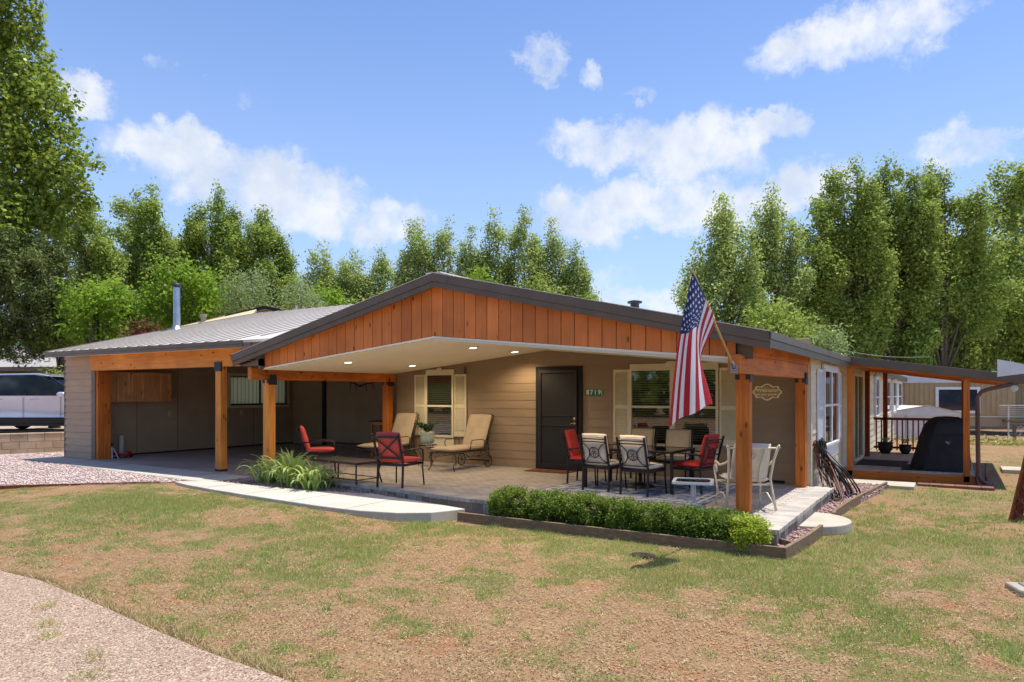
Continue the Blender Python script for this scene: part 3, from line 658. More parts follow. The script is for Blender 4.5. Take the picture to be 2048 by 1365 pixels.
for x, y in ((-10.0, 10.0), (-9.98, 11.9), (-7.6, 10.8), (-7.62, 12.3), (-4.9, 9.45), (-4.1, 9.45)):
    z = ceilz(x)-.004; mb = MB(); mb.m = T(x, y, z) @ RY(-6 if x < -7.2 else 5.5); mb.lathe([(.1, 0), (.1, -.012), (.075, -.012), (.075, 0)], n=20); dl = mb.build('downlight', 'white_trim', ceil_)
    mb = MB(); mb.m = T(x, y, z-.005) @ RY(-6 if x < -7.2 else 5.5); mb.lathe([(.072, 0), (.07, -.003)], n=20); mb.build('bulb', 'lamp_glow', dl)
    ll = bpy.data.lights.new('downlight_lamp', 'SPOT'); ll.energy = 28; ll.spot_size = R_(150); ll.spot_blend = .6; ll.color = (1, .78, .5); ll.shadow_soft_size = .07; lo_ = bpy.data.objects.new('downlight_lamp', ll); C.objects.link(lo_); lo_.location = (x, y, z-.03); lo_.parent = dl
# porch beams and posts
mb = MB(); mb.beam((-2.345, 8.96, 1.9325), (-2.2, YW-.03, 1.9325), .15, .235); b1 = mb.build('porch_beam', 'cedar_y', house, bevel=.006)
mb = MB(); mb.hexa([(-2.4, 9.25, 2.052), (-2.25, 9.25, 2.052), (-2.11, YW+.02, 2.052), (-2.26, YW+.02, 2.052)], [(-2.4, 9.25, 2.265), (-2.25, 9.25, 2.245), (-2.11, YW+.02, 2.22), (-2.26, YW+.02, 2.245)]); mb.build('upper_beam', 'cedar_y', house, bevel=.004)
mb = MB(); mb.beam((-11.9, 9.2, 1.965), (-11.36, YW-.02, 1.965), .14, .25); mb.build('porch_beam', 'cedar_y', house, bevel=.006)
def post(x0, x1, y0, y1, z0, z1, m, brk=True, base=False):
    mb = MB(); mb.box(x0, x1, y0, y1, z0+(.02 if base else 0), z1); p = mb.build('post', m, house, bevel=.006)
    if brk:
        b_ = MB(); b_.box(x0-.006, x0+.05, y0-.008, y0+.02, z1-.07, z1+.0); b_.build('bracket', 'bracket', p); b_ = MB(); b_.box(x1-.05, x1+.006, y0-.008, y0+.02, z1-.07, z1)
        b_.box(x1, x1+.01, y0-.004, y1+.03, z1-.1, z1+.004); b_.box(x1+.001, x1+.012, y0+.03, y1+.02, z1+.004, z1+.1); b_.build('bracket', 'bracket', p)
    if base: b_ = MB(); b_.box(x0-.006, x1+.006, y0-.006, y1+.006, z0, z0+.05); b_.build('post_base', 'bracket', p)
    return p
post(-2.46, -2.28, 9.5, 9.64, 0, 1.815, 'cedar_z'); post(-2.28, -2.12, 12.6, 12.77, 0, 1.815, 'cedar_z')
post(-11.83, -11.66, 9.47, 9.64, 0, 1.84, 'fir_z'); post(-11.5, -11.33, 12.62, 12.8, 0, 1.84, 'cedar_z')
# windows, doors
def louvre_shutter(parent, axis, c, a0, a1, z0, z1, m, name='shutter'):
    """axis 'y': on a wall facing -y at y=c, a = x;  axis 'x': on wall facing +x at x=c, a = y"""
    mb = MB()
    def bx(p0, p1, o0, o1, q0, q1):
        if axis == 'y': mb.box(p0, p1, c-o1, c-o0, q0, q1)
        else: mb.box(c+o0, c+o1, p0, p1, q0, q1)
    fr = .04; mid = z0+(z1-z0)*.485
    bx(a0, a0+fr, .018, .045, z0, z1); bx(a1-fr, a1, .018, .045, z0, z1); bx(a0+fr, a1-fr, .018, .043, z0, z0+.11); bx(a0+fr, a1-fr, .018, .043, z1-.05, z1); bx(a0+fr, a1-fr, .018, .043, mid-.035, mid+.035)
    for lo, hi in ((z0+.11, mid-.035), (mid+.035, z1-.05)):
        n = int((hi-lo)/.03); st = (hi-lo)/n
        for i in range(n):
            za = lo+i*st
            if axis == 'y': mb.add([(a0+fr, c-.041, za+.004), (a1-fr, c-.041, za+.004), (a1-fr, c-.018, za+st), (a0+fr, c-.018, za+st), (a0+fr, c-.03, za), (a1-fr, c-.03, za)], [(0, 1, 2, 3), (4, 5, 1, 0)])
            else: mb.add([(c+.041, a0+fr, za+.004), (c+.041, a1-fr, za+.004), (c+.018, a1-fr, za+st), (c+.018, a0+fr, za+st), (c+.03, a0+fr, za), (c+.03, a1-fr, za)], [(0, 1, 2, 3), (4, 5, 1, 0)])
    return mb.build(name, m, parent)
def window(axis, c, a0, a1, z0, z1, m, units=1, blinds=1, midz=None, head=True, wall_parent=house, sill=True, label=None, bar=.045, things=0):
    mb = MB()
    def bx(b, p0, p1, o0, o1, q0, q1):
        if axis == 'y': b.box(p0, p1, c-o1, c-o0, q0, q1)
        else: b.box(c+o0, c+o1, p0, p1, q0, q1)
    midz = midz or (z0+z1)/2
    bx(mb, a0-bar, a0, .01, .075, z0-bar, z1+bar); bx(mb, a1, a1+bar, .01, .075, z0-bar, z1+bar); bx(mb, a0, a1, .01, .072, z1, z1+bar); bx(mb, a0, a1, .01, .085, z0-bar, z0)
    wu = (a1-a0)/units
    for i in range(1, units): bx(mb, a0+wu*i-.05, a0+wu*i+.05, .01, .07, z0, z1)
    for i in range(units):
        bx(mb, a0+wu*i+(.05 if i else 0), a0+wu*(i+1)-(.05 if i < units-1 else 0), .045, .068, midz-.022, midz+.022)
    fr = mb.build('window', m, wall_parent, bevel=.003)
    if label: fr['label'] = label
    mb = MB(); bx(mb, a0, a1, .004, .02, z0, z1); mb.build('interior', 'interior', fr)
    if blinds:
        mb = MB(); z = z1-.05; k = 0
        while z > z0+.03:
            tl = .006
            if axis == 'y': mb.add([(a0+.02, c-.024, z), (a1-.02, c-.024, z), (a1-.02, c-.036, z+.02), (a0+.02, c-.036, z+.02)], [(0, 1, 2, 3)])
            else: mb.add([(c+.024, a0+.02, z), (c+.024, a1-.02, z), (c+.036, a1-.02, z+.02), (c+.036, a0+.02, z+.02)], [(0, 1, 2, 3)])
            z -= .045
        mb.build('blind', 'blind', fr)
    mb = MB()
    if axis == 'y': mb.add([(a0, c-.05, z0), (a1, c-.05, z0), (a1, c-.05, z1), (a0, c-.05, z1)], [(0, 1, 2, 3)])
    else: mb.add([(c+.05, a0, z0), (c+.05, a1, z0), (c+.05, a1, z1), (c+.05, a0, z1)], [(0, 1, 2, 3)])
    mb.build('pane', 'glass', fr)
    if head:
        mb = MB(); bx(mb, a0-bar*.9, a1+bar*.9, .016, .06, z1+bar, z1+bar+.085)
        if axis == 'y':
            cx = (a0+a1)/2; ww = .075 if units == 1 else .13
            arc = [(cx+ww*math.cos(t), z1+bar+.085+.045*math.sin(t)) for t in np.linspace(0, math.pi, 10)]
            mb.prismy([(cx-ww, z1+bar)]+[(cx+ww, z1+bar)]+arc, c-.075, c-.058)
        mb.build('head_trim', m, fr, bevel=.003)
    if sill:
        mb = MB(); bx(mb, a0-bar*.9, a1+bar*.9, .016, .05, z0-.28, z0-bar); mb.build('sill_panel', m, fr, bevel=.003)
    return fr
w1 = window('y', YW, -10.33, -9.62, .62, 1.98, 'cream_trim', 1, 1, 1.28, label='narrow window behind the plant pot')
louvre_shutter(w1, 'y', YW, -10.72, -10.385, .6, 2.0, 'cream_trim'); louvre_shutter(w1, 'y', YW, -9.57, -9.24, .6, 2.0, 'cream_trim')
w2 = window('y', YW, -5.3, -3.68, .62, 2.0, 'cream_trim', 2, 1, 1.31, label='wide double window behind the dining table')
louvre_shutter(w2, 'y', YW, -5.69, -5.355, .62, 2.03, 'cream_trim'); louvre_shutter(w2, 'y', YW, -3.62, -3.27, .62, 2.03, 'cream_trim')
w3 = window('x', XR, 14.12, 15.9, .62, 1.98, 'white_trim', 2, 0, 1.34, label='white double window on the sunny side wall', sill=True)
louvre_shutter(w3, 'x', XR, 13.5, 14.06, .64, 2.0, 'white_trim'); louvre_shutter(w3, 'x', XR, 15.96, 16.5, .64, 2.0, 'white_trim')
for ya, yb in ((24.0, 25.0), (27.2, 29.6), (31.0, 32.8), (34.0, 36.2)): window('x', XR, ya, yb, .9, 2.0, 'white_trim', 1, 0, 1.45, head=False, sill=False, bar=.1)
# sliding glass door to the deck
mb = MB(); y0_, y1_ = 18.6, 20.3
mb.box(XR+.01, XR+.08, y0_-.08, y0_, -.05, 2.06); mb.box(XR+.01, XR+.08, y1_, y1_+.08, -.05, 2.06); mb.box(XR+.01, XR+.08, y0_, y1_, 1.99, 2.06); mb.box(XR+.01, XR+.1, y0_, y1_, -.06, 0.0); mb.box(XR+.02, XR+.07, 19.4, 19.48, 0, 1.99)
sd = mb.build('sliding_door', 'cream_trim', house, bevel=.004)
mb = MB(); mb.box(XR+.004, XR+.02, y0_, y1_, 0, 1.99); mb.build('interior', 'interior', sd); mb = MB(); mb.add([(XR+.045, y0_, 0), (XR+.045, y1_, 0), (XR+.045, y1_, 1.99), (XR+.045, y0_, 1.99)], [(0, 1, 2, 3)]); mb.build('pane', 'glass', sd)
# front security screen door
dx0, dx1 = -7.44, -6.375
mb = MB(); mb.box(dx0, dx0+.07, YW-.06, YW, 0, 2.12); mb.box(dx1-.09, dx1, YW-.06, YW, 0, 2.12); mb.box(dx0+.07, dx1-.09, YW-.06, YW, 2.06, 2.12); mb.box(dx0+.07, dx1-.09, YW-.02, YW-.017, 0, 2.06)
dr = mb.build('front_door', 'interior', house, bevel=.003)
mb = MB(); a0, a1 = dx0+.075, dx1-.095; f_ = .065
mb.box(a0, a0+f_, YW-.09, YW-.05, .02, 2.055); mb.box(a1-f_, a1, YW-.09, YW-.05, .02, 2.055); mb.box(a0+f_, a1-f_, YW-.09, YW-.05, 1.98, 2.055); mb.box(a0+f_, a1-f_, YW-.09, YW-.05, .02, .12)
for z in (.9, 1.1): mb.box(a0+f_, a1-f_, YW-.085, YW-.055, z, z+.022)
mb.build('screen_frame', 'door_frame', dr, bevel=.004)
mb = MB(); mb.box(a0+f_, a1-f_, YW-.068, YW-.064, .12, 1.98); mb.build('screen', 'screen_mesh', dr)
mb = MB(); hx = a1-.045
mb.m = T(hx, YW-.09, 1.05) @ RX(90); mb.lathe([(.032, 0), (.03, .012), (.012, .02), (.006, .022)], n=16)
mb.m = T(hx, YW-.09, .955) @ RX(90); mb.lathe([(.034, 0), (.034, .012), (.018, .02), (.014, .03)], n=16)
mb.m = Matrix.Identity(4); mb.tube([(hx, YW-.125, .955), (hx-.05, YW-.13, .96), (hx-.1, YW-.125, .94)], .007); mb.build('door_handle', 'brass', dr, smooth=True)
# electrical box & small vents on porch wall
mb = MB(); mb.box(-9.36, -9.27, YW-.09, YW-.016, 2.01, 2.15); mb.build('junction_box', 'trim_taupe', house, bevel=.004)
mb = MB(); mb.box(-2.98, -2.5, YW-.05, YW-.017, .02, .06); mb.build('floor_vent', 'interior', house)
# ---------------- carport
CX0, CX1, CB = -19.7, -11.75, 16.4; CEY, CEZ, CRY, CRZ = 9.05, 2.62, 15.67, 4.27
mb = MB(); mb.box(-19.1, -18.95, 9.78, 13.95, -.1, 2.62); mb.box(-19.1, -18.95, 16.1, CB, -.1, 2.62); mb.box(-19.1, -18.95, 13.95, 16.1, -.1, 1.22); mb.box(-19.1, -18.95, 13.95, 16.1, 2.1, 2.62); mb.box(-19.6, -11.3, CB, CB+.2, -.1, 3.9); gw = mb.build('carport_wall', 'garage_wall', house)
mb = MB()
for y in (11.0, 12.2, 13.5, 14.8): mb.box(-18.956, -18.946, y, y+.008, -.1, 2.5 if y != 14.8 else 1.15)
mb.box(-18.956, -18.94, 9.8, 16.4, -.1, -.06)
mb.build('panel_joint', 'interior', gw)
mb = MB(); siding_y(mb, -19.85, -18.55, 9.62, -.1, 2.6, gap=.17, lap=.03); mb.box(-19.85, -18.56, 9.62, 9.78, -.1, 2.62); pr_ = mb.build('end_wall', 'siding_end_lit', house)
mb = MB(); mb.box(-19.88, -19.85, 9.59, 9.8, -.1, 2.6); mb.build('corner_board', 'trim_taupe', pr_, bevel=.003); mb = MB(); mb.box(-18.56, -18.4, 9.6, 9.8, -.1, 2.6); mb.build('corner_board', 'trim_taupe', pr_, bevel=.003)
mb = MB(); mb.box(-18.395, -18.3, 9.63, 9.95, -.1, 2.13); mb.build('door_jamb', 'cedar_z', pr_, bevel=.004)
mb = MB(); mb.box(-18.5, -11.98, 9.55, 9.7, 2.14, 2.53); cb = mb.build('carport_beam', 'fir_x', house, bevel=.006)
p = post(-13.45, -13.27, 9.53, 9.69, -.1, 2.14, 'fir_z', False, True)
mb = MB(); mb.box(-13.47, -13.25, 9.515, 9.55, 2.04, 2.24); mb.build('bracket', 'bracket', p)
csl = (CRZ-CEZ)/(CRY-CEY); mb = MB(); X1r = -10.2
mb.add([(CX0, CEY, CEZ), (X1r, CEY, CEZ), (X1r, CRY, CRZ), (CX0, CRY, CRZ), (CX0, CEY, CEZ-.05), (X1r, CEY, CEZ-.05), (X1r, CRY, CRZ-.05), (CX0, CRY, CRZ-.05)], [(0, 1, 2, 3), (7, 6, 5, 4), (0, 4, 5, 1), (1, 5, 6, 2), (2, 6, 7, 3), (3, 7, 4, 0)])
mb.add([(CX0, CRY, CRZ), (X1r, CRY, CRZ), (X1r, CRY+6, CRZ-1.5), (CX0, CRY+6, CRZ-1.5), (CX0, CRY, CRZ-.05), (X1r, CRY, CRZ-.05), (X1r, CRY+6, CRZ-1.55), (CX0, CRY+6, CRZ-1.55)], [(0, 1, 2, 3), (7, 6, 5, 4), (0, 4, 5, 1), (1, 5, 6, 2), (2, 6, 7, 3), (3, 7, 4, 0)])
x = CX0+.1
while x < X1r:
    if x > -12.0: ys_ = CEY+.3+(x+12.0)*1.0
    else: ys_ = CEY-.01
    mb.k = 1; mb.beam((x, ys_, CEZ+csl*(ys_-CEY)+.006), (x, CRY, CRZ+.006), .03, .024); x += .406
cr = mb.build('carport_roof', ['roof_metal', 'roof_rib_shade'], house)
mb = MB(); mb.box(CX0-.01, -11.9, CEY-.03, CEY, CEZ-.075, CEZ+.0); mb.box(CX0, -11.9, CEY-.012, CEY+.01, CEZ-.14, CEZ-.075); mb.beam((CX0, CEY-.02, CEZ-.03), (CX0, CRY, CRZ-.03), .03, .1); mb.beam((X1r, 10.9, CEZ+csl*1.85-.03), (X1r, CRY, CRZ-.03), .03, .1); mb.build('fascia', 'fascia', cr, bevel=.004)
mb = MB(); mb.box(CX0+.02, -12.0, CEY+.01, 9.55, CEZ-.1, CEZ-.08); mb.build('soffit', 'ceiling', cr)
mb = MB(); mb.add([(X1r, 10.6, 2.6), (X1r, 21, 2.6), (X1r, CRY, CRZ-.04)], [(0, 1, 2)]); mb.build('end_panel', 'siding', cr)
mb = MB(); mb.box(-18.9, -11.5, 9.7, 16.4, 2.56, 2.58); mb.build('carport_ceiling', 'garage_wall', house)
# stovepipe
mb = MB(); mb.tube([(-19.3, 12.4, 3.4), (-19.3, 12.4, 4.66)], .095, 18); mb.tube([(-19.3, 12.4, 3.42), (-19.3, 12.4, 3.54)], [.2, .1], 18); fl = mb.build('stovepipe', 'steel', cr, smooth=False)
mb = MB(); mb.lathe([(.12, 0), (.135, .02), (.135, .06), (.1, .1), (.02, .12)], (-19.3, 12.4, 4.68)); mb.tube([(-19.3, 12.4, 4.6), (-19.3, 12.4, 4.7)], .08, 12); mb.build('rain_cap', 'bracket', fl, smooth=True)
# carport window with bars
mb = MB(); cx = -18.95; ya, yb, za, zb = 13.95, 16.1, 1.22, 2.1
mb.box(cx, cx+.035, ya-.1, yb+.1, za-.1, za); mb.box(cx, cx+.035, ya-.1, yb+.1, zb, zb+.1); mb.box(cx, cx+.035, ya-.1, ya, za, zb); mb.box(cx, cx+.035, yb, yb+.1, za, zb)
cw = mb.build('barred_window', 'sign_cream', house, bevel=.003)
mb = MB(); [mb.box(cx-.06+.01*(i % 2), cx-.058+.01*(i % 2), ya+i*.1, ya+i*.1+.1, za, zb) for i in range(21)]; mb.build('curtain', 'curtain', cw)
mb = MB(); mb.add([(cx+.022, ya, za), (cx+.022, yb, za), (cx+.022, yb, zb), (cx+.022, ya, zb)], [(0, 1, 2, 3)]); mb.build('pane', 'glass', cw)
mb = MB(); mb.box(cx+.01, cx+.03, (ya+yb)/2-.02, (ya+yb)/2+.04, za, zb); mb.box(cx+.01, cx+.03, ya, yb, za, za+.03); mb.box(cx+.01, cx+.03, ya, yb, zb-.03, zb); mb.box(cx+.01, cx+.03, yb-.05, yb, za, zb); mb.build('sash', 'door_frame', cw)
for i in range(15):
    mb = MB(); y = ya+.07+i*(yb-ya-.14)/14; mb.tube([(cx+.05, y, za-.02), (cx+.05, y, zb+.02)], .006, 5); mb.build('bar', 'piping', cw)
mb = MB(); mb.box(cx+.04, cx+.06, ya-.05, yb+.05, za-.02, za); mb.box(cx+.04, cx+.06, ya-.05, yb+.05, zb-.03, zb-.01); mb.build('bar_rail', 'piping', cw)
# roller door
mb = MB(); y = CB; z = -.05
while z < 2.5: mb.add([(-17.35, y-.03, z), (-14.82, y-.03, z), (-14.82, y-.012, z+.065), (-17.35, y-.012, z+.065), (-17.35, y-.012, z), (-14.82, y-.012, z)], [(0, 1, 2, 3), (4, 5, 1, 0)]); z += .065
rd = mb.build('roller_door', 'roller_steel', house)
mb = MB(); mb.box(-17.5, -17.35, y-.07, y, -.1, 2.5); mb.box(-14.82, -14.74, y-.07, y, -.1, 2.5); mb.build('door_track', 'door_frame', rd)
mb = MB(); mb.box(-17.35, -14.82, y-.05, y-.03, -.06, .03); mb.build('bottom_rail', 'chrome', rd, bevel=.01)
# outlets
for y, z in ((10.14, 1.0), (11.96, .99), (14.35, .98)):
    mb = MB(); mb.box(-18.95, -18.935, y-.045, y+.045, z-.07, z+.07); o = mb.build('wall_outlet', 'outlet', house, bevel=.004)
    mb = MB(); mb.box(-18.936, -18.931, y-.017, y+.017, z+.012, z+.045); mb.box(-18.936, -18.931, y-.017, y+.017, z-.045, z-.012); mb.build('socket', 'valve_lid', o)
# roof vent beyond the ridge
mb = MB(); mb.lathe([(.1, -.35), (.1, 0), (.16, 0), (.17, .04), (.06, .07)], (0, 0, 0)); o = mb.build('roof_vent', 'bracket', roof, smooth=True); o.location = (-6.2, 15.2, 3.62)
# wall cabinets inside the carport
cab = thing('wall_cabinets', 'light oak wall cabinets hung at the left end of the carport wall', 'cabinet', (-18.95, 9.96, 0))
mb = MB(); mb.box(.0, .33, -.1, 1.86, 1.34, 2.14); mb.build('cabinet_box', 'oak_z', cab, bevel=.004)
for y0_, y1_, h in ((-.09, .18, 1), (.3, .66, 1), (.68, 1.04, -1), (1.5, 1.8, 1)):
    mb = MB(); mb.box(.33, .35, y0_, y1_, 1.36, 2.12); fr = .055
    mb.box(.35, .375, y0_, y0_+fr, 1.36, 2.12); mb.box(.35, .375, y1_-fr, y1_, 1.36, 2.12); mb.box(.35, .375, y0_+fr, y1_-fr, 1.36, 1.36+fr); mb.box(.35, .375, y0_+fr, y1_-fr, 2.12-fr, 2.12)
    mb.box(.35, .355, y0_+fr+.02, y1_-fr-.02, 1.36+fr+.02, 2.12-fr-.02)
    d_ = mb.build('cabinet_door', 'oak_z', cab, bevel=.003); mb = MB(); yy = (y1_-.04) if h > 0 else y0_+.04; mb.tube([(.358, yy, 1.42), (.385, yy, 1.44), (.385, yy, 1.52), (.358, yy, 1.54)], .005, 6); mb.build('handle', 'bracket', d_)
# ---------------- deck with its lean-to roof
dk = thing('covered_deck', 'raised timber deck with orange posts and flat dark roof at the house side', 'deck', (-.9, 16.8, 0))
D0 = Vector((-.9, 16.8, 0))
def db(mb, name, m, bevel=.004, parent=dk, smooth=False):
    mb.m = Matrix.Identity(4); mb.v = [tuple(Vector(p)-D0) for p in mb.v]; return mb.build(name, m, parent, bevel, smooth)
mb = MB(); x = -2.05
while x < .22: mb.box(x, x+.135, 16.8, 22.4, -.09, -.06); x += .14
db(mb, 'deck_floor', 'deck_board', .003)
mb = MB(); mb.box(-2.06, .3, 16.72, 16.795, -.25, -.075); db(mb, 'rim_beam', 'cedar_x', .006)
mb = MB(); mb.box(.225, .29, 16.8, 22.4, -.25, -.07); db(mb, 'rim_board', 'cedar_y', .004)
for x, y, z1 in ((-1.98, 16.75, 2.17), (.13, 16.75, 2.02), (-2.0, 20.5, 2.17), (-1.72, 22.3, 2.15), (.13, 22.3, 2.02)):
    mb = MB(); mb.box(x, x+.11, y-.03, y+.1, -.2 if y < 17 else -.06, z1); db(mb, 'post', 'cedar_z' if y < 17 else 'redwood_z', .005)
mb = MB(); a_, b_ = (-2.06, 2.37), (1.12, 1.9)
mb.add([(a_[0], 16.62, a_[1]), (b_[0], 16.62, b_[1]), (b_[0], 22.7, b_[1]), (a_[0], 22.7, a_[1]), (a_[0], 16.62, a_[1]-.03), (b_[0], 16.62, b_[1]-.03), (b_[0], 22.7, b_[1]-.03), (a_[0], 22.7, a_[1]-.03)], [(3, 2, 1, 0)[::-1], (4, 7, 6, 5)[::-1][::-1], (0, 4, 5, 1)[::-1], (1, 5, 6, 2), (2, 6, 7, 3), (3, 7, 4, 0)])
dr_ = db(mb, 'deck_roof', 'roof_metal', 0)
mb = MB(); mb.beam((a_[0], 16.6, a_[1]-.075), (b_[0], 16.6, b_[1]-.075), .03, .17); mb.beam((b_[0], 16.6, b_[1]-.075), (b_[0], 22.7, b_[1]-.075), .03, .15); db(mb, 'fascia', 'fascia', .004, dr_)
mb = MB()
for i in range(9): y = 16.95+i*.68; mb.beam((-2.0, y, 2.24), (1.05, y, 1.82), .045, .12)
db(mb, 'rafter', 'cedar_x', .003, dr_)
mb = MB(); mb.beam((.22, 16.7, 1.96), (.22, 22.4, 1.96), .1, .12); mb.beam((-1.95, 16.7, 2.2), (-1.95, 22.4, 2.2), .08, .1); db(mb, 'roof_beam', 'cedar_y', .004)
mb = MB(); mb.box(-1.95, .3, 22.27, 22.36, .83, .9); mb.box(-1.95, .3, 22.29, 22.34, .04, .1); rl = db(mb, 'railing', 'redwood_x', .004)
for i in range(17):
    mb = MB(); x = -1.9+i*.128; mb.box(x, x+.035, 22.24, 22.28, .0, .86); db(mb, 'baluster', 'redwood_z', .002, rl)
mb = MB(); mb.tube([(1.09, 16.7, 1.86), (1.07, 16.68, 1.8), (.98, 16.64, 1.76), (.55, 16.6, 1.65), (.43, 16.58, 1.6), (.36, 16.58, 1.5), (.37, 16.58, .4), (.38, 16.58, -.05), (.42, 16.58, -.13), (.52, 16.56, -.2)], .04, 10); mb.tube([(.5, 16.6, -.18), (.5, 16.6, .2)], .02, 8); db(mb, 'downspout', 'downspout', 0, dk, True)
mb = MB(); mb.m = T(.95, 16.7, 1.62) @ RX(70); mb.lathe([(.02, .0), (.035, .03), (.065, .12), (.065, .13), (.01, .132)]); mb.m = Matrix.Identity(4); mb.tube([(.95, 16.7, 1.62), (.95, 16.76, 1.8)], .012); db(mb, 'spotlight', 'cream_trim', 0, dk, True)

# ================================================================ porch things
def strap(mb, pts, r=.012, n=6): mb.tube(pts, r, n)
def arcpts(cx, cz, r, a0, a1, n=10, y=0): return [(cx+r*math.cos(R_(a0+(a1-a0)*i/n)), y, cz+r*math.sin(R_(a0+(a1-a0)*i/n))) for i in range(n+1)]
# --- white cushioned dining chair with ring back. faces +y, origin on the floor
def dining_chair(label, cloth, group, loc, rz, style='ring', back_cloth=None):
    t = thing('patio_chair', label, 'chair', loc, rz, group); W2 = .24; sy0, sy1 = -.25, .25
    for sx in (-1, 1):
        mb = MB(); mb.beam((sx*.235, sy0-.02, 0), (sx*.235, sy0, .4), .028, .028); mb.beam((sx*.235, sy0, .39), (sx*.235, sy0-.13, .9), .028, .028, (0, 1, 0)); mb.build('rear_leg', 'black_iron', t, bevel=.003)
        mb = MB(); mb.tube([(sx*.27, sy1+.01, 0), (sx*.255, sy1-.01, .3), (sx*.26, sy1, .5), (sx*.265, sy1-.02, .6), (sx*.265, sy1-.08, .63), (sx*.25, -.05, .625), (sx*.24, sy0-.04, .6)], .013, 7); mb.build('arm', 'black_iron', t, smooth=True)
    mb = MB(); mb.box(-.24, .24, sy0, sy0+.025, .36, .4); mb.box(-.24, .24, sy1-.025, sy1, .36, .4); mb.box(-.245, -.22, sy0, sy1, .36, .4); mb.box(.22, .245, sy0, sy1, .36, .4); mb.build('seat_frame', 'black_iron', t, bevel=.003)
    mb = MB(); mb.pillow(.49, .5, .1, T(0, .01, .445), soft=.25); mb.build('seat_cushion', cloth, t, smooth=True)
    B = T(0, sy0+.0, .4) @ RX(14.3)
    mb = MB(); mb.pillow(.45, .54, .1, B @ T(0, .065, .26) @ RX(90), soft=.3); mb.build('back_cushion', back_cloth or cloth, t, smooth=True)
    mb = MB(); mb.m = B
    if style == 'ring':
        for z in (.41, .455, .06): mb.tube([(-.23, 0, z), (-.1, -.012, z+.008), (.1, -.012, z+.008), (.23, 0, z)], .01, 6)
        c = .235; mb.tube([(.085*math.cos(a), -.005, c+.085*math.sin(a)) for a in np.linspace(0, 2*math.pi, 20)[:-1]], .008, 6, closed=True)
        for a in (0, 90, 180, 270):
            ca, sa = math.cos(R_(a)), math.sin(R_(a)); mb.tube([(p*ca-q*sa, -.006, c+p*sa+q*ca) for p, q in ((.0, 0), (.03, .02), (.055, .018), (.08, 0), (.055, -.018), (.03, -.02))], .0045, 5, closed=True)
        for sx in (-1, 1):
            mb.tube([(sx*.225, -.002, .40), (sx*.15, -.005, .36), (sx*.09, -.006, .29), (sx*.085, -.006, c), (sx*.09, -.006, .18), (sx*.14, -.005, .11), (sx*.215, -.002, .07)], .008, 6)
    else:
        mb.box(-.235, .235, -.022, .0, .45, .49); mb.box(-.23, .23, -.012, .0, .085, .11)
        mb.beam((-.22, -.012, .1), (.22, -.012, .46), .024, .012, (0, 1, 0)); mb.beam((-.22, -.012, .46), (.22, -.012, .1), .024, .012, (0, 1, 0))
    mb.m = Matrix.Identity(4); mb.build('back_grille', 'black_iron', t, smooth=style == 'ring')
    if cloth == 'linen':
        mb = MB()
        for dz in (-.04, .04): mb.tube([(-.235, -.235, .445+dz), (.235, -.235, .445+dz), (.235, .255, .445+dz), (-.235, .255, .445+dz)], .005, 5, closed=True)
        mb.m = B; mb.tube([(-.215, .105, .01), (.215, .105, .01), (.215, .105, .51), (-.215, .105, .51)], .005, 5, closed=True); mb.tube([(-.215, .022, .01), (.215, .022, .01), (.215, .022, .51), (-.215, .022, .51)], .005, 5, closed=True)
        mb.build('piping', 'piping', t)
    return t
gD = 'cushioned chairs round the dining table'
dining_chair('black ring-back chair with white cushions, left of the two turned away from the viewer', 'linen', gD, (-4.85, 10.58, 0), R_(-5))
dining_chair('black ring-back chair with white cushions, right of the two turned away from the viewer', 'linen', gD, (-4.12, 10.42, 0), R_(-8))
dining_chair('tan-backed chair on the window side of the table, nearer the door', 'linen', gD, (-4.87, 12.02, 0), R_(178), back_cloth='khaki_cloth')
dining_chair('tan-backed chair on the window side of the table, nearer the red chair', 'linen', gD, (-4.17, 12.02, 0), R_(184), back_cloth='khaki_cloth')
dining_chair('red cushioned chair at the door end of the dining table', 'red_cloth', gD, (-5.45, 11.18, 0), R_(-84))
dining_chair('red cushioned chair seen side-on at the right end of the dining table', 'red_cloth', gD, (-3.52, 11.1, 0), R_(76))
# --- glass dining table
t = thing('dining_table', 'black metal dining table with dark glass top below the wide window', 'table', (-4.45, 11.1, 0), R_(-2))
mb = MB(); a_, b_ = .78, .5
mb.box(-a_, a_, -b_, -b_+.05, .63, .67); mb.box(-a_, a_, b_-.05, b_, .63, .67); mb.box(-a_, -a_+.05, -b_+.05, b_-.05, .63, .67); mb.box(a_-.05, a_, -b_+.05, b_-.05, .63, .67); mb.build('table_frame', 'black_iron', t, bevel=.006)
mb = MB(); mb.box(-a_+.052, a_-.052, -b_+.052, b_-.052, .655, .664); mb.build('glass_top', 'table_glass', t)
for sx in (-1, 1):
    for sy in (-1, 1): mb = MB(); mb.box(sx*(a_-.03)-.022, sx*(a_-.03)+.022, sy*(b_-.03)-.022, sy*(b_-.03)+.022, 0, .63); mb.build('leg', 'black_iron', t, bevel=.005)
t = thing('umbrella_stand', 'round dark base plate standing under the glass dining table', 'umbrella base', (-4.45, 11.15, .008))
mb = MB(); mb.lathe([(.24, 0), (.24, .02), (.2, .05), (.05, .07), (.03, .09), (.03, .3)]); mb.build('base_plate', 'black_iron', t, smooth=True)
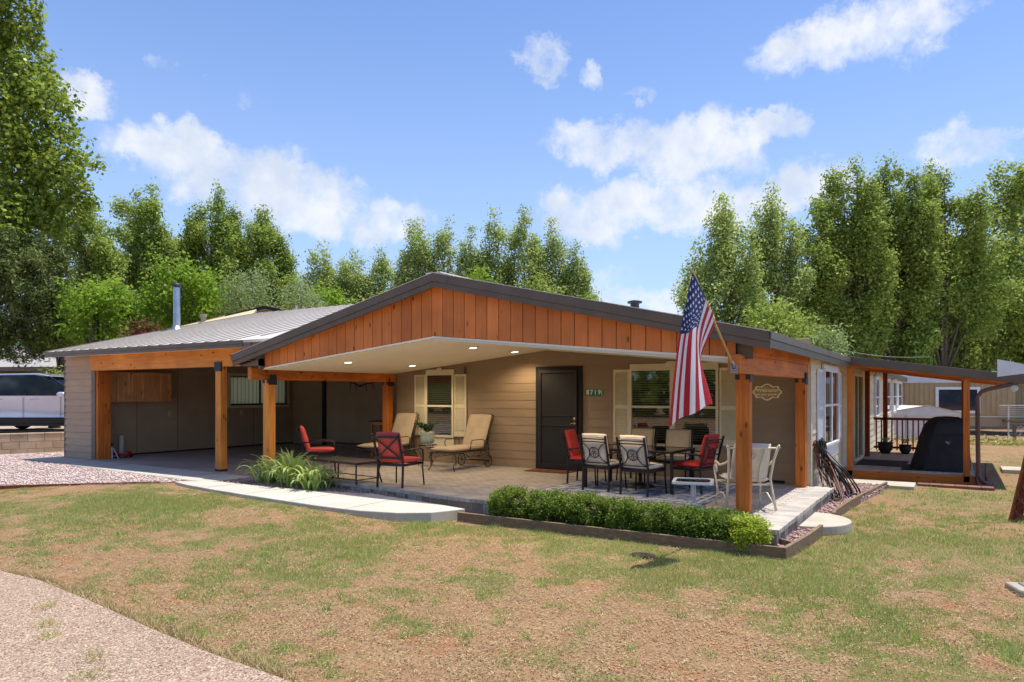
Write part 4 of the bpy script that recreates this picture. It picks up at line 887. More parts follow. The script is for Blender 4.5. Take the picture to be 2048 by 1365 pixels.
# rug with a printed border
mb = MB(); mb.box(-5.75, -3.0, 9.75, 12.2, .0, .008); rug = tag(mb.build('rug', 'rug_dark'), 'blue grey patterned outdoor rug under the dining table', 'rug')
mb = MB()
for o in (.1, .22):
    x0, x1, y0_, y1_ = -5.75+o, -3.0-o, 9.75+o, 12.2-o; z = .0085
    mb.box(x0, x1, y0_, y0_+.03, z, z+.002); mb.box(x0, x1, y1_-.03, y1_, z, z+.002); mb.box(x0, x0+.03, y0_+.03, y1_-.03, z, z+.002); mb.box(x1-.03, x1, y0_+.03, y1_-.03, z, z+.002)
mb.build('border_stripe', 'linen', rug)
# --- red lounge chairs with crossed backs
gX = 'red cushioned chairs beside the coffee table'
dining_chair('red chair with crossed metal back turned away, right of the coffee table', 'rose_cloth', gX, (-7.98, 9.2, -.0), R_(7), 'cross').scale = (1.05, 1.15, 1)
dining_chair('red chair seen from its left side, behind the strappy green plants', 'rose_cloth', gX, (-10.75, 9.98, -.0), R_(-44), 'cross').scale = (1.05, 1.15, 1)
# --- coffee table
t = thing('coffee_table', 'low dark metal table in front of the red crossed-back chair', 'table', (-9.25, 9.22, 0), R_(-7))
mb = MB(); mb.box(-.64, .64, -.3, .3, .365, .38); mb.box(-.65, .65, -.31, -.29, .345, .385); mb.box(-.65, .65, .29, .31, .345, .385); mb.box(-.65, -.63, -.29, .29, .345, .385); mb.box(.63, .65, -.29, .29, .345, .385); mb.build('table_top', 'bronze_iron', t, bevel=.004)
for sx in (-1, 1):
    for sy in (-1, 1): mb = MB(); mb.tube([(sx*.6, sy*.27, .35), (sx*.57, sy*.25, .2), (sx*.6, sy*.27, .06), (sx*.62, sy*.28, 0)], .015, 7); mb.build('leg', 'bronze_iron', t, smooth=True)
mb = MB(); mb.beam((-.59, .26, .08), (.59, .26, .08), .015, .015); mb.beam((-.59, -.26, .08), (.59, -.26, .08), .015, .015); mb.beam((.59, -.26, .08), (.59, .26, .08), .015, .015); mb.beam((-.59, -.26, .08), (-.59, .26, .08), .015, .015); mb.build('stretcher', 'bronze_iron', t)
# --- chaise loungers on wheels; local: foot end at -y
def lounger(label, loc, rz):
    t = thing('chaise_lounge', label, 'lounger', loc, rz, 'tan chaise lounges on wheels'); w = .3
    mb = MB(); mb.pillow(.6, 1.15, .11, T(0, .1, .43), soft=.2); mb.build('seat_cushion', 'khaki_cloth', t, smooth=True)
    B = T(0, .66, .42) @ RX(-24); mb = MB(); mb.pillow(.58, .78, .1, B @ T(0, -.02, .36) @ RX(90), soft=.2); mb.build('back_cushion', 'khaki_cloth', t, smooth=True)
    mb = MB()
    for sx in (-1, 1): mb.tube([(sx*w, -.5, .36), (sx*w, .72, .36)], .011, 6)
    for y in np.linspace(-.5, .72, 9): mb.tube([(-w, y, .36), (w, y, .36)], .007, 5)
    zig = [(i*.09-.5, .27+(.06 if i % 2 else 0)) for i in range(14)]
    for sx in (-1, 1): mb.tube([(sx*w, y, z) for y, z in zig], .005, 5); mb.tube([(sx*w, -.5, .26), (sx*w, .72, .26)], .006, 5)
    mb.build('frame', 'bronze_iron', t, smooth=True)
    mb = MB(); mb.m = B
    for sx in (-1, 1): mb.tube([(sx*w, .05, 0), (sx*w, .05, .74)], .01, 6)
    mb.tube([(-w, .05, .74), (-w*.8, .06, .78), (w*.8, .06, .78), (w, .05, .74)], .01, 6)
    for z in (.15, .3, .45, .6): mb.tube([(-w, .06, z), (w, .06, z)], .006, 5)
    mb.m = Matrix.Identity(4); mb.tube([(-w, .72, .34), (-w, .95, .12), (w, .95, .12), (w, .72, .34)], .008, 6); mb.tube([(-.2, .9, .7), (-.2, .98, .2)], .008, 6); mb.tube([(.2, .9, .7), (.2, .98, .2)], .008, 6); mb.build('back_frame', 'bronze_iron', t, smooth=True)
    for sx in (-1, 1):
        mb = MB(); mb.tube([(sx*(w+.01), .1, .36), (sx*(w+.04), .1, .55), (sx*(w+.04), .14, .6), (sx*(w+.04), .5, .6), (sx*(w+.04), .6, .57), (sx*(w+.01), .62, .36)], .009, 6); mb.build('armrest', 'bronze_iron', t, smooth=True)
        mb = MB(); mb.tube([(sx*w, -.42, .36), (sx*(w+.02), -.38, .2), (sx*(w-.03), -.42, .1), (sx*(w+.03), -.46, 0)], .01, 6); mb.tube([(sx*w, -.2, .3), (sx*w, -.3, .22), (sx*(w+.01), -.4, .12)], .006, 5); mb.build('leg', 'bronze_iron', t, smooth=True)
        mb = MB(); R0 = .13; cx = sx*(w+.05)
        mb.tube([(cx, .72+R0*math.cos(a), R0+R0*math.sin(a)*.97) for a in np.linspace(0, 2*math.pi, 25)[:-1]], .011, 6, closed=True)
        for a in range(0, 360, 45): mb.tube([(cx, .72, R0), (cx, .72+R0*math.cos(R_(a)), R0+R0*math.sin(R_(a)))], .004, 4)
        mb.tube([(cx-.02, .72, R0), (cx+.02, .72, R0)], .022, 8); mb.build('wheel', 'bronze_iron', t, smooth=True)
    mb = MB(); mb.tube([(-w-.03, .72, .13), (w+.03, .72, .13)], .008, 6); mb.build('axle', 'bronze_iron', t)
    return t
lounger('tan chaise lounge with big wheels in front of the shuttered narrow window', (-8.8, 11.85, 0), 0)
lounger('tan chaise lounge beside the orange corner post, behind the red chair', (-10.75, 11.75, 0), R_(4))
# --- plant stand, pot, plant
t = thing('plant_stand', 'small dark wrought iron table holding the pale glazed pot', 'table', (-9.72, 12.1, 0))
mb = MB(); mb.lathe([(.2, .445), (.2, .46), (.0, .462)], n=24); mb.build('table_top', 'bronze_iron', t)
for k in range(3): a = R_(90+120*k); mb = MB(); mb.tube([(.17*math.cos(a), .17*math.sin(a), .44), (.2*math.cos(a), .2*math.sin(a), .34), (.12*math.cos(a), .12*math.sin(a), .18), (.2*math.cos(a), .2*math.sin(a), 0)], .008, 6); mb.build('leg', 'bronze_iron', t, smooth=True)
t = thing('flower_pot', 'pale green glazed pot on the little iron table', 'pot', (-9.72, 12.1, .462))
mb = MB(); mb.lathe([(.12, 0), (.12, .012)]); mb.build('saucer', 'linen', t, smooth=True); mb = MB(); mb.lathe([(.1, .012), (.145, .06), (.155, .14), (.15, .24), (.155, .27), (.14, .272), (.135, .25)], n=28); mb.build('pot', 'glazed_pot', t, smooth=True); mb = MB(); mb.lathe([(.137, .245), (.01, .255)]); mb.build('soil', 'soil', t)
def spray_leaves(name, m, parent, stems, size, asp, n_per, spread, loc=(0, 0, 0), smooth=False):
    P = []
    for st in stems:
        for j in range(n_per):
            tt = .25+.75*(j+.5)/n_per; i = min(int(tt*(len(st)-1)), len(st)-2); f = tt*(len(st)-1)-i
            P.append(np.array(st[i])*(1-f)+np.array(st[i+1])*f+RNG.normal(0, spread, 3))
    V, F = leafquads(np.array(P)+np.array(loc), size, asp, .6); return npmesh(name, V, F, m, parent)
t = thing('house_plant', 'dark green leafy plant growing from the pale glazed pot', 'plant', (-9.72, 12.1, .71))
sts = []
for k in range(13): a = random.uniform(0, 6.28); L = random.uniform(.18, .34); lean = random.uniform(.4, 1.1); sts.append([(0, 0, 0), (L*lean*.5*math.cos(a), L*lean*.5*math.sin(a), L*.6), (L*lean*1.1*math.cos(a), L*lean*1.1*math.sin(a), L*.75)])
mb = MB(); [mb.tube(s_, .006, 5) for s_ in sts]; mb.build('stem', 'leaf_house', t); spray_leaves('leaves', 'leaf_house', t, sts, .06, .45, 22, .014)
# --- orange cart with odds and ends
t = thing('wooden_cart', 'orange wooden cart with dark top beside the roller door', 'cart', (-12.75, 14.1, -.1))
for x in (-.33, .29):
    for y in (-.2, .16): mb = MB(); mb.box(x, x+.05, y, y+.05, 0, .92); mb.build('leg', 'cedar_z', t, bevel=.004)
mb = MB(); mb.box(-.36, .37, -.23, .24, .92, .95); mb.build('top', 'bracket', t, bevel=.004)
mb = MB(); mb.box(-.3, .3, -.2, .2, .44, .47); mb.box(-.3, .3, -.2, .2, .12, .15); mb.build('shelf', 'cedar_x', t); mb = MB(); mb.box(-.28, .29, -.195, -.17, .84, .92); mb.build('rail', 'cedar_x', t)
t = tag(MB().lathe([(.02, 0), (.03, .01), (.09, .05), (.12, .12), (.1, .2), (.05, .24)]).build('lantern', 'linen', smooth=True), 'small pale round lantern standing on the cart shelf', 'lantern'); t.location = (-12.6, 13.98, .37)
# antlers hung on the wall behind
def antler(loc, rz, label):
    t = thing('antlers', label, 'antlers', loc, rz, 'antlers hung under the carport')
    mb = MB(); mb.lathe([(.05, 0), (.055, .03), (.03, .06)]); mb.build('skull_plate', 'antler', t)
    for sx in (-1, 1):
        mb = MB(); pts = [(0, 0, .02), (sx*.12, -.05, .08), (sx*.26, -.12, .1), (sx*.36, -.15, .22), (sx*.4, -.12, .4)]; mb.tube(pts, [.022, .02, .018, .013, .004], 7)
        for i, (dx, dz) in enumerate(((.02, -.2), (.04, -.18), (.12, -.12))): p = pts[i+1]; mb.tube([p, (p[0]+sx*dx*.5, p[1]-.05, p[2]+dz*.5), (p[0]+sx*dx, p[1]-.08, p[2]+dz)], [.013, .01, .003], 6)
        mb.build('antler', 'antler', t, smooth=True)
    return t
antler((-12.2, 12.6, 1.72), R_(60), 'dark antlers hanging beside the orange corner post'); antler((-17.0, 16.3, 2.15), 0, 'pair of antler tips hanging above the left side of the roller door')
# floor jack, jack stand, paper roll
t = thing('floor_jack', 'red floor jack with upright red and black handle in the carport corner', 'jack', (-18.55, 10.15, -.1), R_(-60))
mb = MB(); mb.box(-.1, .1, -.1, .45, .05, .12); mb.hexa([(-.08, .3, .12), (.08, .3, .12), (.08, .45, .12), (-.08, .45, .12)], [(-.05, .36, .17), (.05, .36, .17), (.05, .44, .17), (-.05, .44, .17)]); mb.build('body', 'jack_red', t, bevel=.01)
for sx in (-1, 1):
    for y in (-.05, .4): mb = MB(); mb.m = T(sx*.12, y, .05) @ RY(90); mb.lathe([(.045, -.015), (.045, .015)], n=14); mb.build('wheel', 'jack_dark', t)
mb = MB(); mb.tube([(0, -.05, .12), (0, -.09, .55)], .02, 8); mb.build('grip', 'jack_dark', t); mb = MB(); mb.tube([(0, -.09, .55), (0, -.13, 1.12)], .017, 8); mb.build('handle', 'jack_red', t)
t = thing('jack_stand', 'white triangular jack stand beside the red floor jack', 'jack stand', (-18.35, 10.0, -.1), R_(20))
for a in (45, 135, 225, 315): mb = MB(); mb.beam((.02*math.cos(R_(a)), .02*math.sin(R_(a)), .3), (.15*math.cos(R_(a)), .15*math.sin(R_(a)), 0), .02, .02); mb.build('leg', 'white_metal', t)
mb = MB(); mb.lathe([(.03, .26), (.03, .36), (.045, .37), (.045, .39)]); mb.build('saddle', 'jack_dark', t); mb = MB(); mb.tube([(.12*math.cos(R_(a)), .12*math.sin(R_(a)), .06) for a in (45, 135, 225, 315)], .008, 5, closed=True); mb.build('brace', 'white_metal', t)
o = tag(MB().lathe([(.055, 0), (.06, .01), (.06, .54), (.045, .545), (.02, .53)], n=20).build('paper_roll', 'paper_roll', smooth=False), 'white upright roll standing against the carport wall', 'roll'); o.location = (-18.8, 10.5, -.1)
# door mat
mb = MB(); mb.box(-7.4, -6.45, 12.28, 12.8, .0, .012); dm = tag(mb.build('doormat', 'mat_brown', bevel=.004), 'rust brown doormat in front of the dark screen door', 'mat')
mb = MB(); mb.box(-7.36, -6.49, 12.31, 12.33, .012, .015); mb.box(-7.36, -6.49, 12.75, 12.77, .012, .015); mb.build('border', 'rubber', dm)
# --- cream metal chair with tan sling back (faces away from the viewer)
t = thing('garden_chair', 'cream metal armchair with scroll back, behind the front orange post', 'chair', (-2.47, 9.98, 0), R_(32))
for sx in (-1, 1):
    mb = MB(); mb.tube([(sx*.33, -.3, 0), (sx*.3, -.24, .25), (sx*.28, -.22, .42), (sx*.3, -.3, .68), (sx*.33, -.38, .86)], .017, 8); mb.tube([(sx*.33, -.38, .86), (sx*.35, -.385, .865)], .024, 8); mb.build('rear_leg', 'cream_metal', t, smooth=True)
    mb = MB(); mb.tube([(sx*.31, .26, 0), (sx*.3, .22, .2), (sx*.31, .24, .34), (sx*.31, .3, .42), (sx*.315, .33, .5), (sx*.315, .29, .57), (sx*.315, .22, .56), (sx*.315, .2, .49), (sx*.315, .25, .45)], .014, 7); mb.tube([(sx*.315, .29, .57), (sx*.33, .2, .62), (sx*.33, 0, .58), (sx*.31, -.16, .62), (sx*.3, -.28, .66)], .017, 7); mb.build('arm', 'cream_metal', t, smooth=True)
    mb = MB(); mb.tube([(sx*.31, .22, .12), (sx*.3, .1, .2), (sx*.3, -.06, .2), (sx*.31, -.22, .1)], .011, 6); mb.build('stretcher', 'cream_metal', t, smooth=True)
mb = MB(); mb.tube([(-.29, -.22, .34), (.29, -.22, .34), (.3, .24, .34), (-.3, .24, .34)], .015, 7, closed=True); mb.build('seat_frame', 'cream_metal', t, smooth=True); mb = MB(); mb.tube([(-.3, -.37, .84), (.3, -.37, .84)], .014, 7); mb.build('top_rail', 'cream_metal', t, smooth=True)
mb = MB(); mb.pillow(.54, .5, .11, T(0, .02, .41), soft=.2); mb.build('seat_cushion', 'linen', t, smooth=True)
B = T(0, -.2, .4) @ RX(20); mb = MB(); mb.pillow(.5, .56, .1, B @ T(0, .03, .24) @ RX(90), soft=.2); mb.build('back_cushion', 'linen', t, smooth=True)
mb = MB(); mb.m = B; sp = [(.07*(1-i/26)*math.cos(i*.5), -.035, .36+.07*(1-i/26)*math.sin(i*.5)) for i in range(22)]; mb.tube(sp, .006, 5)
mb.tube([(.03, -.035, .12), (.0, -.035, .2), (-.02, -.035, .26), (.0, -.035, .33)], .007, 5); sp = [(.045*(1-i/20)*math.cos(-i*.5), -.035, .13+.045*(1-i/20)*math.sin(-i*.5)) for i in range(17)]; mb.tube(sp, .006, 5)
for x in (-.12, .12): mb.tube([(x, -.035, -.04), (x*.92, -.04, .2), (x*1.25, -.035, .47)], .008, 6)
mb.build('scroll', 'cream_metal', t, smooth=True)
# --- little white side table
t = thing('side_table', 'small white pedestal table with glass top in front of the rug corner', 'table', (-2.98, 9.35, 0), R_(15))
mb = MB(); z0, z1 = .37, .405; a_ = .265; c = .05
oc = [(-a_+c, -a_), (a_-c, -a_), (a_, -a_+c), (a_, a_-c), (a_-c, a_), (-a_+c, a_), (-a_, a_-c), (-a_, -a_+c)]; inn = [(x*.84, y*.84) for x, y in oc]
mb.add([(x, y, z0) for x, y in oc]+[(x, y, z1) for x, y in oc]+[(x, y, z0) for x, y in inn]+[(x, y, z1) for x, y in inn], [(i, (i+1) % 8, 8+(i+1) % 8, 8+i) for i in range(8)]+[(8+i, 8+(i+1) % 8, 24+(i+1) % 8, 24+i) for i in range(8)]+[(16+(i+1) % 8, 16+i, 24+i, 24+(i+1) % 8) for i in range(8)]+[(i, 16+i, 16+(i+1) % 8, (i+1) % 8) for i in range(8)]); mb.build('rim', 'white_trim', t, bevel=.004)
mb = MB(); mb.prism(inn, .39, .398); mb.build('glass_top', 'frost_glass', t)
mb = MB(); [mb.tube([(dx, dy, .37), (dx, dy, .13)], .013, 7) for dx, dy in ((.022, 0), (-.022, 0), (0, .022), (0, -.022))]; mb.tube([(-.15, 0, .368), (.15, 0, .368)], .01, 6); mb.build('pedestal', 'white_trim', t, smooth=True)
for a in (45, 135, 225, 315): ca, sa = math.cos(R_(a)), math.sin(R_(a)); mb = MB(); mb.tube([(.02*ca, .02*sa, .14), (.08*ca, .08*sa, .075), (.22*ca, .22*sa, .01)], .012, 7); mb.build('foot', 'white_trim', t, smooth=True)
# --- house number and welcome sign
def text(body, size, m, parent, mtx, extrude=.002, name='lettering'):
    cu = bpy.data.curves.new(name, 'FONT'); cu.body = body; cu.size = size; cu.extrude = extrude; cu.align_x = 'CENTER'; cu.align_y = 'CENTER'; cu.offset = size*.012; tmp = bpy.data.objects.new(name, cu); C.objects.link(tmp)
    dg = bpy.context.evaluated_depsgraph_get(); me = bpy.data.meshes.new_from_object(tmp.evaluated_get(dg)); bpy.data.objects.remove(tmp); me.materials.clear(); me.materials.append(M[m])
    o = bpy.data.objects.new(name, me); C.objects.link(o); o.parent = parent; o.matrix_local = mtx; return o
t = thing('house_number', 'green plate with house number 8719 right of the front door', 'sign', (-6.12, YW-.02, 1.585))
mb = MB(); mb.box(-.19, .19, -.006, .0, -.06, .06); mb.build('plate', 'sign_green', t)
for i, ch in enumerate('8719'): text(ch, .13, 'sign_white', t, T(-.135+i*.085, -.008, 0) @ RX(90), name='digit')
mb = MB(); mb.box(.168, .178, -.009, -.006, -.055, .055); mb.build('end_bar', 'sign_white', t)
t = thing('welcome_sign', 'cream scalloped welcome plaque on the porch wall between the two orange posts', 'sign', (-2.79, YW-.02, 1.59))
def scal(a, b, k=.0):
    return [((a+.012*math.cos(8*w)+k)*math.copysign(abs(math.cos(w))**.85, math.cos(w))*(1), (b+.016*math.cos(8*w)+.01*abs(math.sin(w))**30)*math.copysign(abs(math.sin(w))**.9, math.sin(w))) for w in np.linspace(0, 2*math.pi, 72)[:-1]]
mb = MB(); mb.prismy(scal(.24, .125), -.016, 0); mb.build('plaque', 'sign_cream', t, bevel=.002)
mb = MB(); mb.prismy(scal(.2, .095), -.019, -.016); mb.build('inlay_shadow', 'interior', t); mb = MB(); mb.prismy(scal(.19, .087), -.023, -.019); mb.build('inlay', 'sign_inner', t)
text('Welcome', .09, 'sign_letter', t, T(0, -.025, .03) @ RX(90)); text('to our porch', .062, 'sign_letter', t, T(0.0, -.025, -.04) @ RX(90))
# --- flag
t = thing('flag', 'stars and stripes flag hanging from a wooden pole on the front porch beam', 'flag', (-2.2, 8.93, 1.87))
O = at(1468, 735, 8.74); t.location = O; tip = at(1385, 543, 7.43)-O
mb = MB(); mb.tube([(0, 0, 0), tip*.5, tip], [.013, .013, .011], 10); mb.build('pole', 'pole_wood', t, smooth=True); mb = MB(); mb.tube([tip, tip+tip.normalized()*.03], [.014, .006], 8); mb.build('finial', 'steel', t)
mb = MB(); mb.box(-.04, .04, -.002, .008, -.075, .03); mb.beam((0, -.005, -.01), tip.normalized()*.11, .035, .035); mb.tube([(-.03, -.02, -.03), (.03, -.02, -.03)], .012, 8); mb.build('bracket', 'steel', t, bevel=.003)
ts = [0, .25, .49, .56, .63, .7, .91]; ss = [0, .22, .45, .72, 1.0]
NET = {0: [(1385, 543, 7.0), (1371, 612, 7.04), (1358, 682, 7.08), (1347, 772, 7.12), (1339, 856, 7.12)],
 .25: [(1399, 570, 7.14), (1384, 635, 7.03), (1374, 676, 7.0), (1366, 762, 7.0), (1362, 836, 7.02)],
 .49: [(1412, 598, 7.34), (1402, 636, 7.3), (1396, 668, 7.2), (1398, 745, 7.12), (1401, 821, 7.12)],
 .56: [(1416, 606, 7.4), (1403, 650, 7.36), (1398, 692, 7.28), (1403, 752, 7.2), (1411, 813, 7.2)],
 .63: [(1420, 614, 7.45), (1405, 664, 7.4), (1400, 716, 7.34), (1413, 762, 7.3), (1426, 807, 7.3)],
 .7: [(1424, 622, 7.5), (1405, 678, 7.46), (1399, 730, 7.42), (1405, 765, 7.42), (1412, 800, 7.4)],
 .91: [(1433, 642, 7.67), (1402, 712, 7.56), (1396, 750, 7.5), (1394, 775, 7.5), (1392, 800, 7.48)]}
Dv = np.array([[np.array(at(NET[a_][j][0], NET[a_][j][1], NET[a_][j][2]+.43)) for j in range(5)] for a_ in ts])-np.array(O)   # 7 x 5 x 3
def interp(x, xp, Yp):
    """smooth (monotone cubic-like) interpolation along axis 0"""
    x = np.asarray(x); xp = np.array(xp, float); i = np.clip(np.searchsorted(xp, x)-1, 0, len(xp)-2); h = (xp[i+1]-xp[i]); f = ((x-xp[i])/h); sh = (-1,)+(1,)*(Yp.ndim-1)
    m = np.gradient(Yp, xp, axis=0)*.8; f = f.reshape(sh); h = h.reshape(sh)
    return (2*f**3-3*f**2+1)*Yp[i]+(f**3-2*f**2+f)*h*m[i]+(-2*f**3+3*f**2)*Yp[i+1]+(f**3-f**2)*h*m[i+1]
NT, NS = 130, 247; tt = np.linspace(0, .91, NT+1); sv = np.linspace(0, 1, NS+1)
A1 = interp(tt, ts, Dv); A2 = np.swapaxes(interp(sv, ss, np.swapaxes(A1, 0, 1)), 0, 1)     # NT+1, NS+1, 3
ripple = (np.sin(tt[:, None]*26+sv[None]*2)*.016+np.sin(tt[:, None]*11+1)*.02)*np.clip(sv[None]*2.2, 0, 1); A2 = A2+ripple[..., None]*np.array([FW[0], FW[1], 0])[None, None]
idx = np.arange((NT+1)*(NS+1)).reshape(NT+1, NS+1); Ff = np.stack([idx[:-1, :-1], idx[:-1, 1:], idx[1:, 1:], idx[1:, :-1]], -1).reshape(-1, 4)
fl_ = npmesh('banner', A2.reshape(-1, 3), Ff, ['linen'], t, smooth=True); fl_.data.materials.clear()
for nm, c in (('flag_white', (236, 236, 240)), ('flag_red', (186, 24, 38)), ('flag_blue', (30, 44, 104))):
    m = bpy.data.materials.new(nm); m.use_nodes = True; q = G(m.node_tree); p = q.n('ShaderNodeBsdfPrincipled', ins={'Base Color': (*lin(c), 1), 'Roughness': .55}); tr = q.n('ShaderNodeBsdfTranslucent', ins={0: (*lin(c), 1)})
    mx = q.n('ShaderNodeMixShader', ins={0: .35, 1: p.outputs[0], 2: tr.outputs[0]}); q.t.links.new(mx.outputs[0], q.n('ShaderNodeOutputMaterial').inputs[0]); fl_.data.materials.append(m)
tc_ = (tt[:-1]+tt[1:])/2/.91; sc_ = (sv[:-1]+sv[1:])/2; TT, SS = np.meshgrid(tc_, sc_, indexing='ij')
col_ = np.where((np.floor(TT*13).astype(int) % 2) == 0, 1, 0); can = (SS < .4) & (TT < 7/13); col_[can] = 2
for r_ in range(9):
    for c_ in range(6 if r_ % 2 == 0 else 5):
        cy = (r_+1)/10*7/13*.91; cx = ((2*c_+1 if r_ % 2 == 0 else 2*c_+2))/12*.4*1.73; dx = SS*1.73-cx; dy = TT*.91-cy; rr = np.hypot(dx, dy); an = np.arctan2(dx, dy); seg = np.abs((an+math.pi*2) % (2*math.pi/5)-math.pi/5); Rr = .029
        lim = Rr*math.cos(math.pi/5*2)/np.cos(math.pi/5*2-(math.pi/5-seg)) if 0 else Rr*.382/(.382+(1-.382)*(1-0))/1
        k_ = math.pi/5; ph = k_-seg; edge = Rr*.382*math.sin(k_)/(np.sin(k_-ph)*.382/1+np.sin(ph)*1+1e-9)
        col_[(rr < edge*1.0) & can] = 0
fl_.data.polygons.foreach_set('material_index', col_.ravel().astype(np.int32))
# --- hoses leaning on the side wall
def hose(label, m, loops, seed):
    rn = random.Random(seed); t = MB(); pts = []
    for k in range(loops):
        y = 13.1+rn.uniform(-.05, .95); zt = .72+rn.uniform(-.06, .05); sp_ = rn.uniform(.0, .22); gx = -1.98+rn.uniform(.05, .4); gy = y-rn.uniform(-.1, .65)
        pts += [(-2.05, y, zt-.1), (-2.05, y+.05, zt), (-2.03, y+.12, zt-.08), (-2.0, y+.02, .3), (gx-.08, (y+gy)/2, .02), (gx, gy, -.14), (gx+.1, gy-.06, -.165), (gx+.13, gy+.05, -.12), (gx-.05, y-.1, .22)]
    P = np.array(pts); n = len(P); x_ = np.arange(n); xi = np.linspace(0, n-1, n*4); Q = interp(xi, x_, P); Q[:, 2] = np.maximum(Q[:, 2], -.165)
    t.tube([tuple(p) for p in Q], .0135, 7); return tag(t.build('garden_hose', m, smooth=True), label, 'hose', 'hoses hung on the side wall')
hose('rust brown garden hose hung on the side wall, left of the black hose', 'hose_brown', 7, 3)
h2 = hose('black garden hose hung below the white side window, looping onto the gravel', 'hose_black', 8, 8); h2.location = (.06, -.02, .0)
mb = MB(); mb.box(-2.08, -2.02, 13.1, 14.2, .66, .69); tag(mb.build('hose_rack', 'piping'), 'dark bar on the side wall that carries the hoses', 'rack')
# --- deck things
t = thing('grill', 'tall barbecue grill under a black fabric cover on the deck', 'grill', (-.3, 17.75, -.06), R_(26))
lev = [(0, .49, .34), (.12, .49, .33), (.35, .46, .31), (.6, .43, .3), (.78, .4, .29)]; lev2 = [(.78, .395, .285), (.9, .38, .28), (1.0, .33, .26), (1.08, .27, .22), (1.12, .17, .14), (1.13, .02, .02)]
def cover(levels, seed, asym=.0):
    rn = np.random.default_rng(seed); n = 40; mb = MB(); vs = []
    ph = rn.uniform(0, 6.28, 4)
    for z, a_, b_ in levels:
        for k in range(n):
            w = 2*math.pi*k/n; e = .35; cx = math.copysign(abs(math.cos(w))**e, math.cos(w)); sy = math.copysign(abs(math.sin(w))**e, math.sin(w)); f = 1+.035*math.sin(7*w+ph[0])*(1-z)+.02*math.sin(13*w+ph[1]+z*3)
            vs.append((cx*a_*f+asym*z*.12, sy*b_*f, z+.012*math.sin(5*w+ph[2])))
    fs = [(i*n+k, i*n+(k+1) % n, (i+1)*n+(k+1) % n, (i+1)*n+k) for i in range(len(levels)-1) for k in range(n)]+[tuple((len(levels)-1)*n+k for k in range(n))]
    mb.add(vs, fs); return mb
cover(lev, 4, 1.2).build('cover_skirt', 'grill_cover', t, smooth=True); cover(lev2, 4, 1.2).build('cover_top', 'grill_cover_top', t, smooth=True)
mb = MB(); [mb.beam((x, -.39, .62-i*.018), (x+.09-i*.02, -.395, .61-i*.018), .006, .01) for i, x in enumerate((-.06, -.05, -.03))]; mb.build('logo_patch', 'shingle', t)
mb = MB(); mb.box(-1.95, -.95, 17.9, 19.4, -.06, -.048); tag(mb.build('deck_mat', 'rubber', bevel=.003), 'black rubber mat in front of the sliding door', 'mat')
mb = MB(); mb.box(-1.0, .2, 17.2, 18.6, -.06, -.05); tag(mb.build('grill_mat', 'rubber', bevel=.003), 'black mat spread under the covered grill', 'mat')
for x, y, s_, lb in ((-1.62, 21.7, 1.1, 'larger dark flower pot by the house wall on the deck'), (-1.15, 21.8, .9, 'smaller dark flower pot on the deck, nearer the grill')):
    t = thing('deck_pot', lb, 'pot', (x, y, -.06), 0, 'flower pots on the deck'); t.scale = (s_,)*3
    mb = MB(); mb.lathe([(.09, 0), (.15, .1), (.17, .2), (.16, .24), (.18, .26), (.18, .28), (.15, .28), (.14, .24)], n=20); mb.build('pot', 'dark_pot', t, smooth=True); mb = MB(); mb.lathe([(.145, .25), (.01, .26)]); mb.build('soil', 'soil', t)
    q_ = thing('succulent', lb.replace('dark flower pot', 'spiky succulent in the dark pot'), 'plant', (x, y, .2*s_), 0, 'succulents in the deck pots'); st = [[(0, 0, 0), (.06*math.cos(a), .06*math.sin(a), .1), (.1*math.cos(a), .1*math.sin(a), .14)] for a in np.linspace(0, 6, 9)]
    spray_leaves('leaves', 'leaf_willow', q_, st, .06, .4, 9, .012)
# --- valve box, garden windmill
t = thing('valve_box', 'pale concrete irrigation valve box with grey lid sunk in the lawn', 'valve box', (.68, 8.0, -.26), R_(20))
mb = MB(); mb.box(-.26, .3, -.16, .16, 0, .07); mb.build('frame', 'valve_box', t, bevel=.02); mb = MB(); mb.box(-.17, .22, -.1, .1, .072, .08); mb.build('lid', 'valve_lid', t, bevel=.004)
WM = at(2100, 1053, 10.1); t = thing('garden_windmill', 'rusty brown lattice garden windmill with white tail vane at the right edge', 'windmill', (WM.x, WM.y, -.25), TH+R_(45))
Hm = 2.1; bw = .4; tw = .04
cr_ = [(-1, -1), (1, -1), (1, 1), (-1, 1)]
for sx, sy in cr_: mb = MB(); mb.beam((sx*bw, sy*bw, 0), (sx*tw, sy*tw, Hm), .035, .035); mb.build('leg', 'rust_wood', t)
for k in range(4):
    (ax, ay), (bx_, by_) = cr_[k], cr_[(k+1) % 4]; mb = MB()
    for lo in np.arange(-1.0, 2.0, .19):
        for sgn in (1, -1):
            seg = []
            for j in range(60):
                z = j/59*1.75; w = bw+(tw-bw)*z/Hm; ct = (lo+z*.9*1.0)/1.0
                xx = ct-.5 if sgn > 0 else .5-ct
                if abs(xx) <= w: seg.append((xx/w if w > 0 else 0, z, w))
            if len(seg) > 1:
                (f0, z0_, w0), (f1, z1_, w1) = seg[0], seg[-1]
                p0 = Vector(((ax*(1-f0)+bx_*(1+f0))/2*w0, (ay*(1-f0)+by_*(1+f0))/2*w0, z0_)); p1 = Vector(((ax*(1-f1)+bx_*(1+f1))/2*w1, (ay*(1-f1)+by_*(1+f1))/2*w1, z1_)); off = Vector((ax+bx_, ay+by_, 0)).normalized()*(.006*sgn)
                mb.beam(p0+off, p1+off, .008, .05, off)
    mb.build('lattice_panel', 'rust_wood', t)
WR = RZ(-45); mb = MB(); mb.m = WR; mb.tube([(-.7, 0, Hm+.03), (.25, 0, Hm+.03)], .012, 8); mb.build('shaft', 'cream_metal', t)
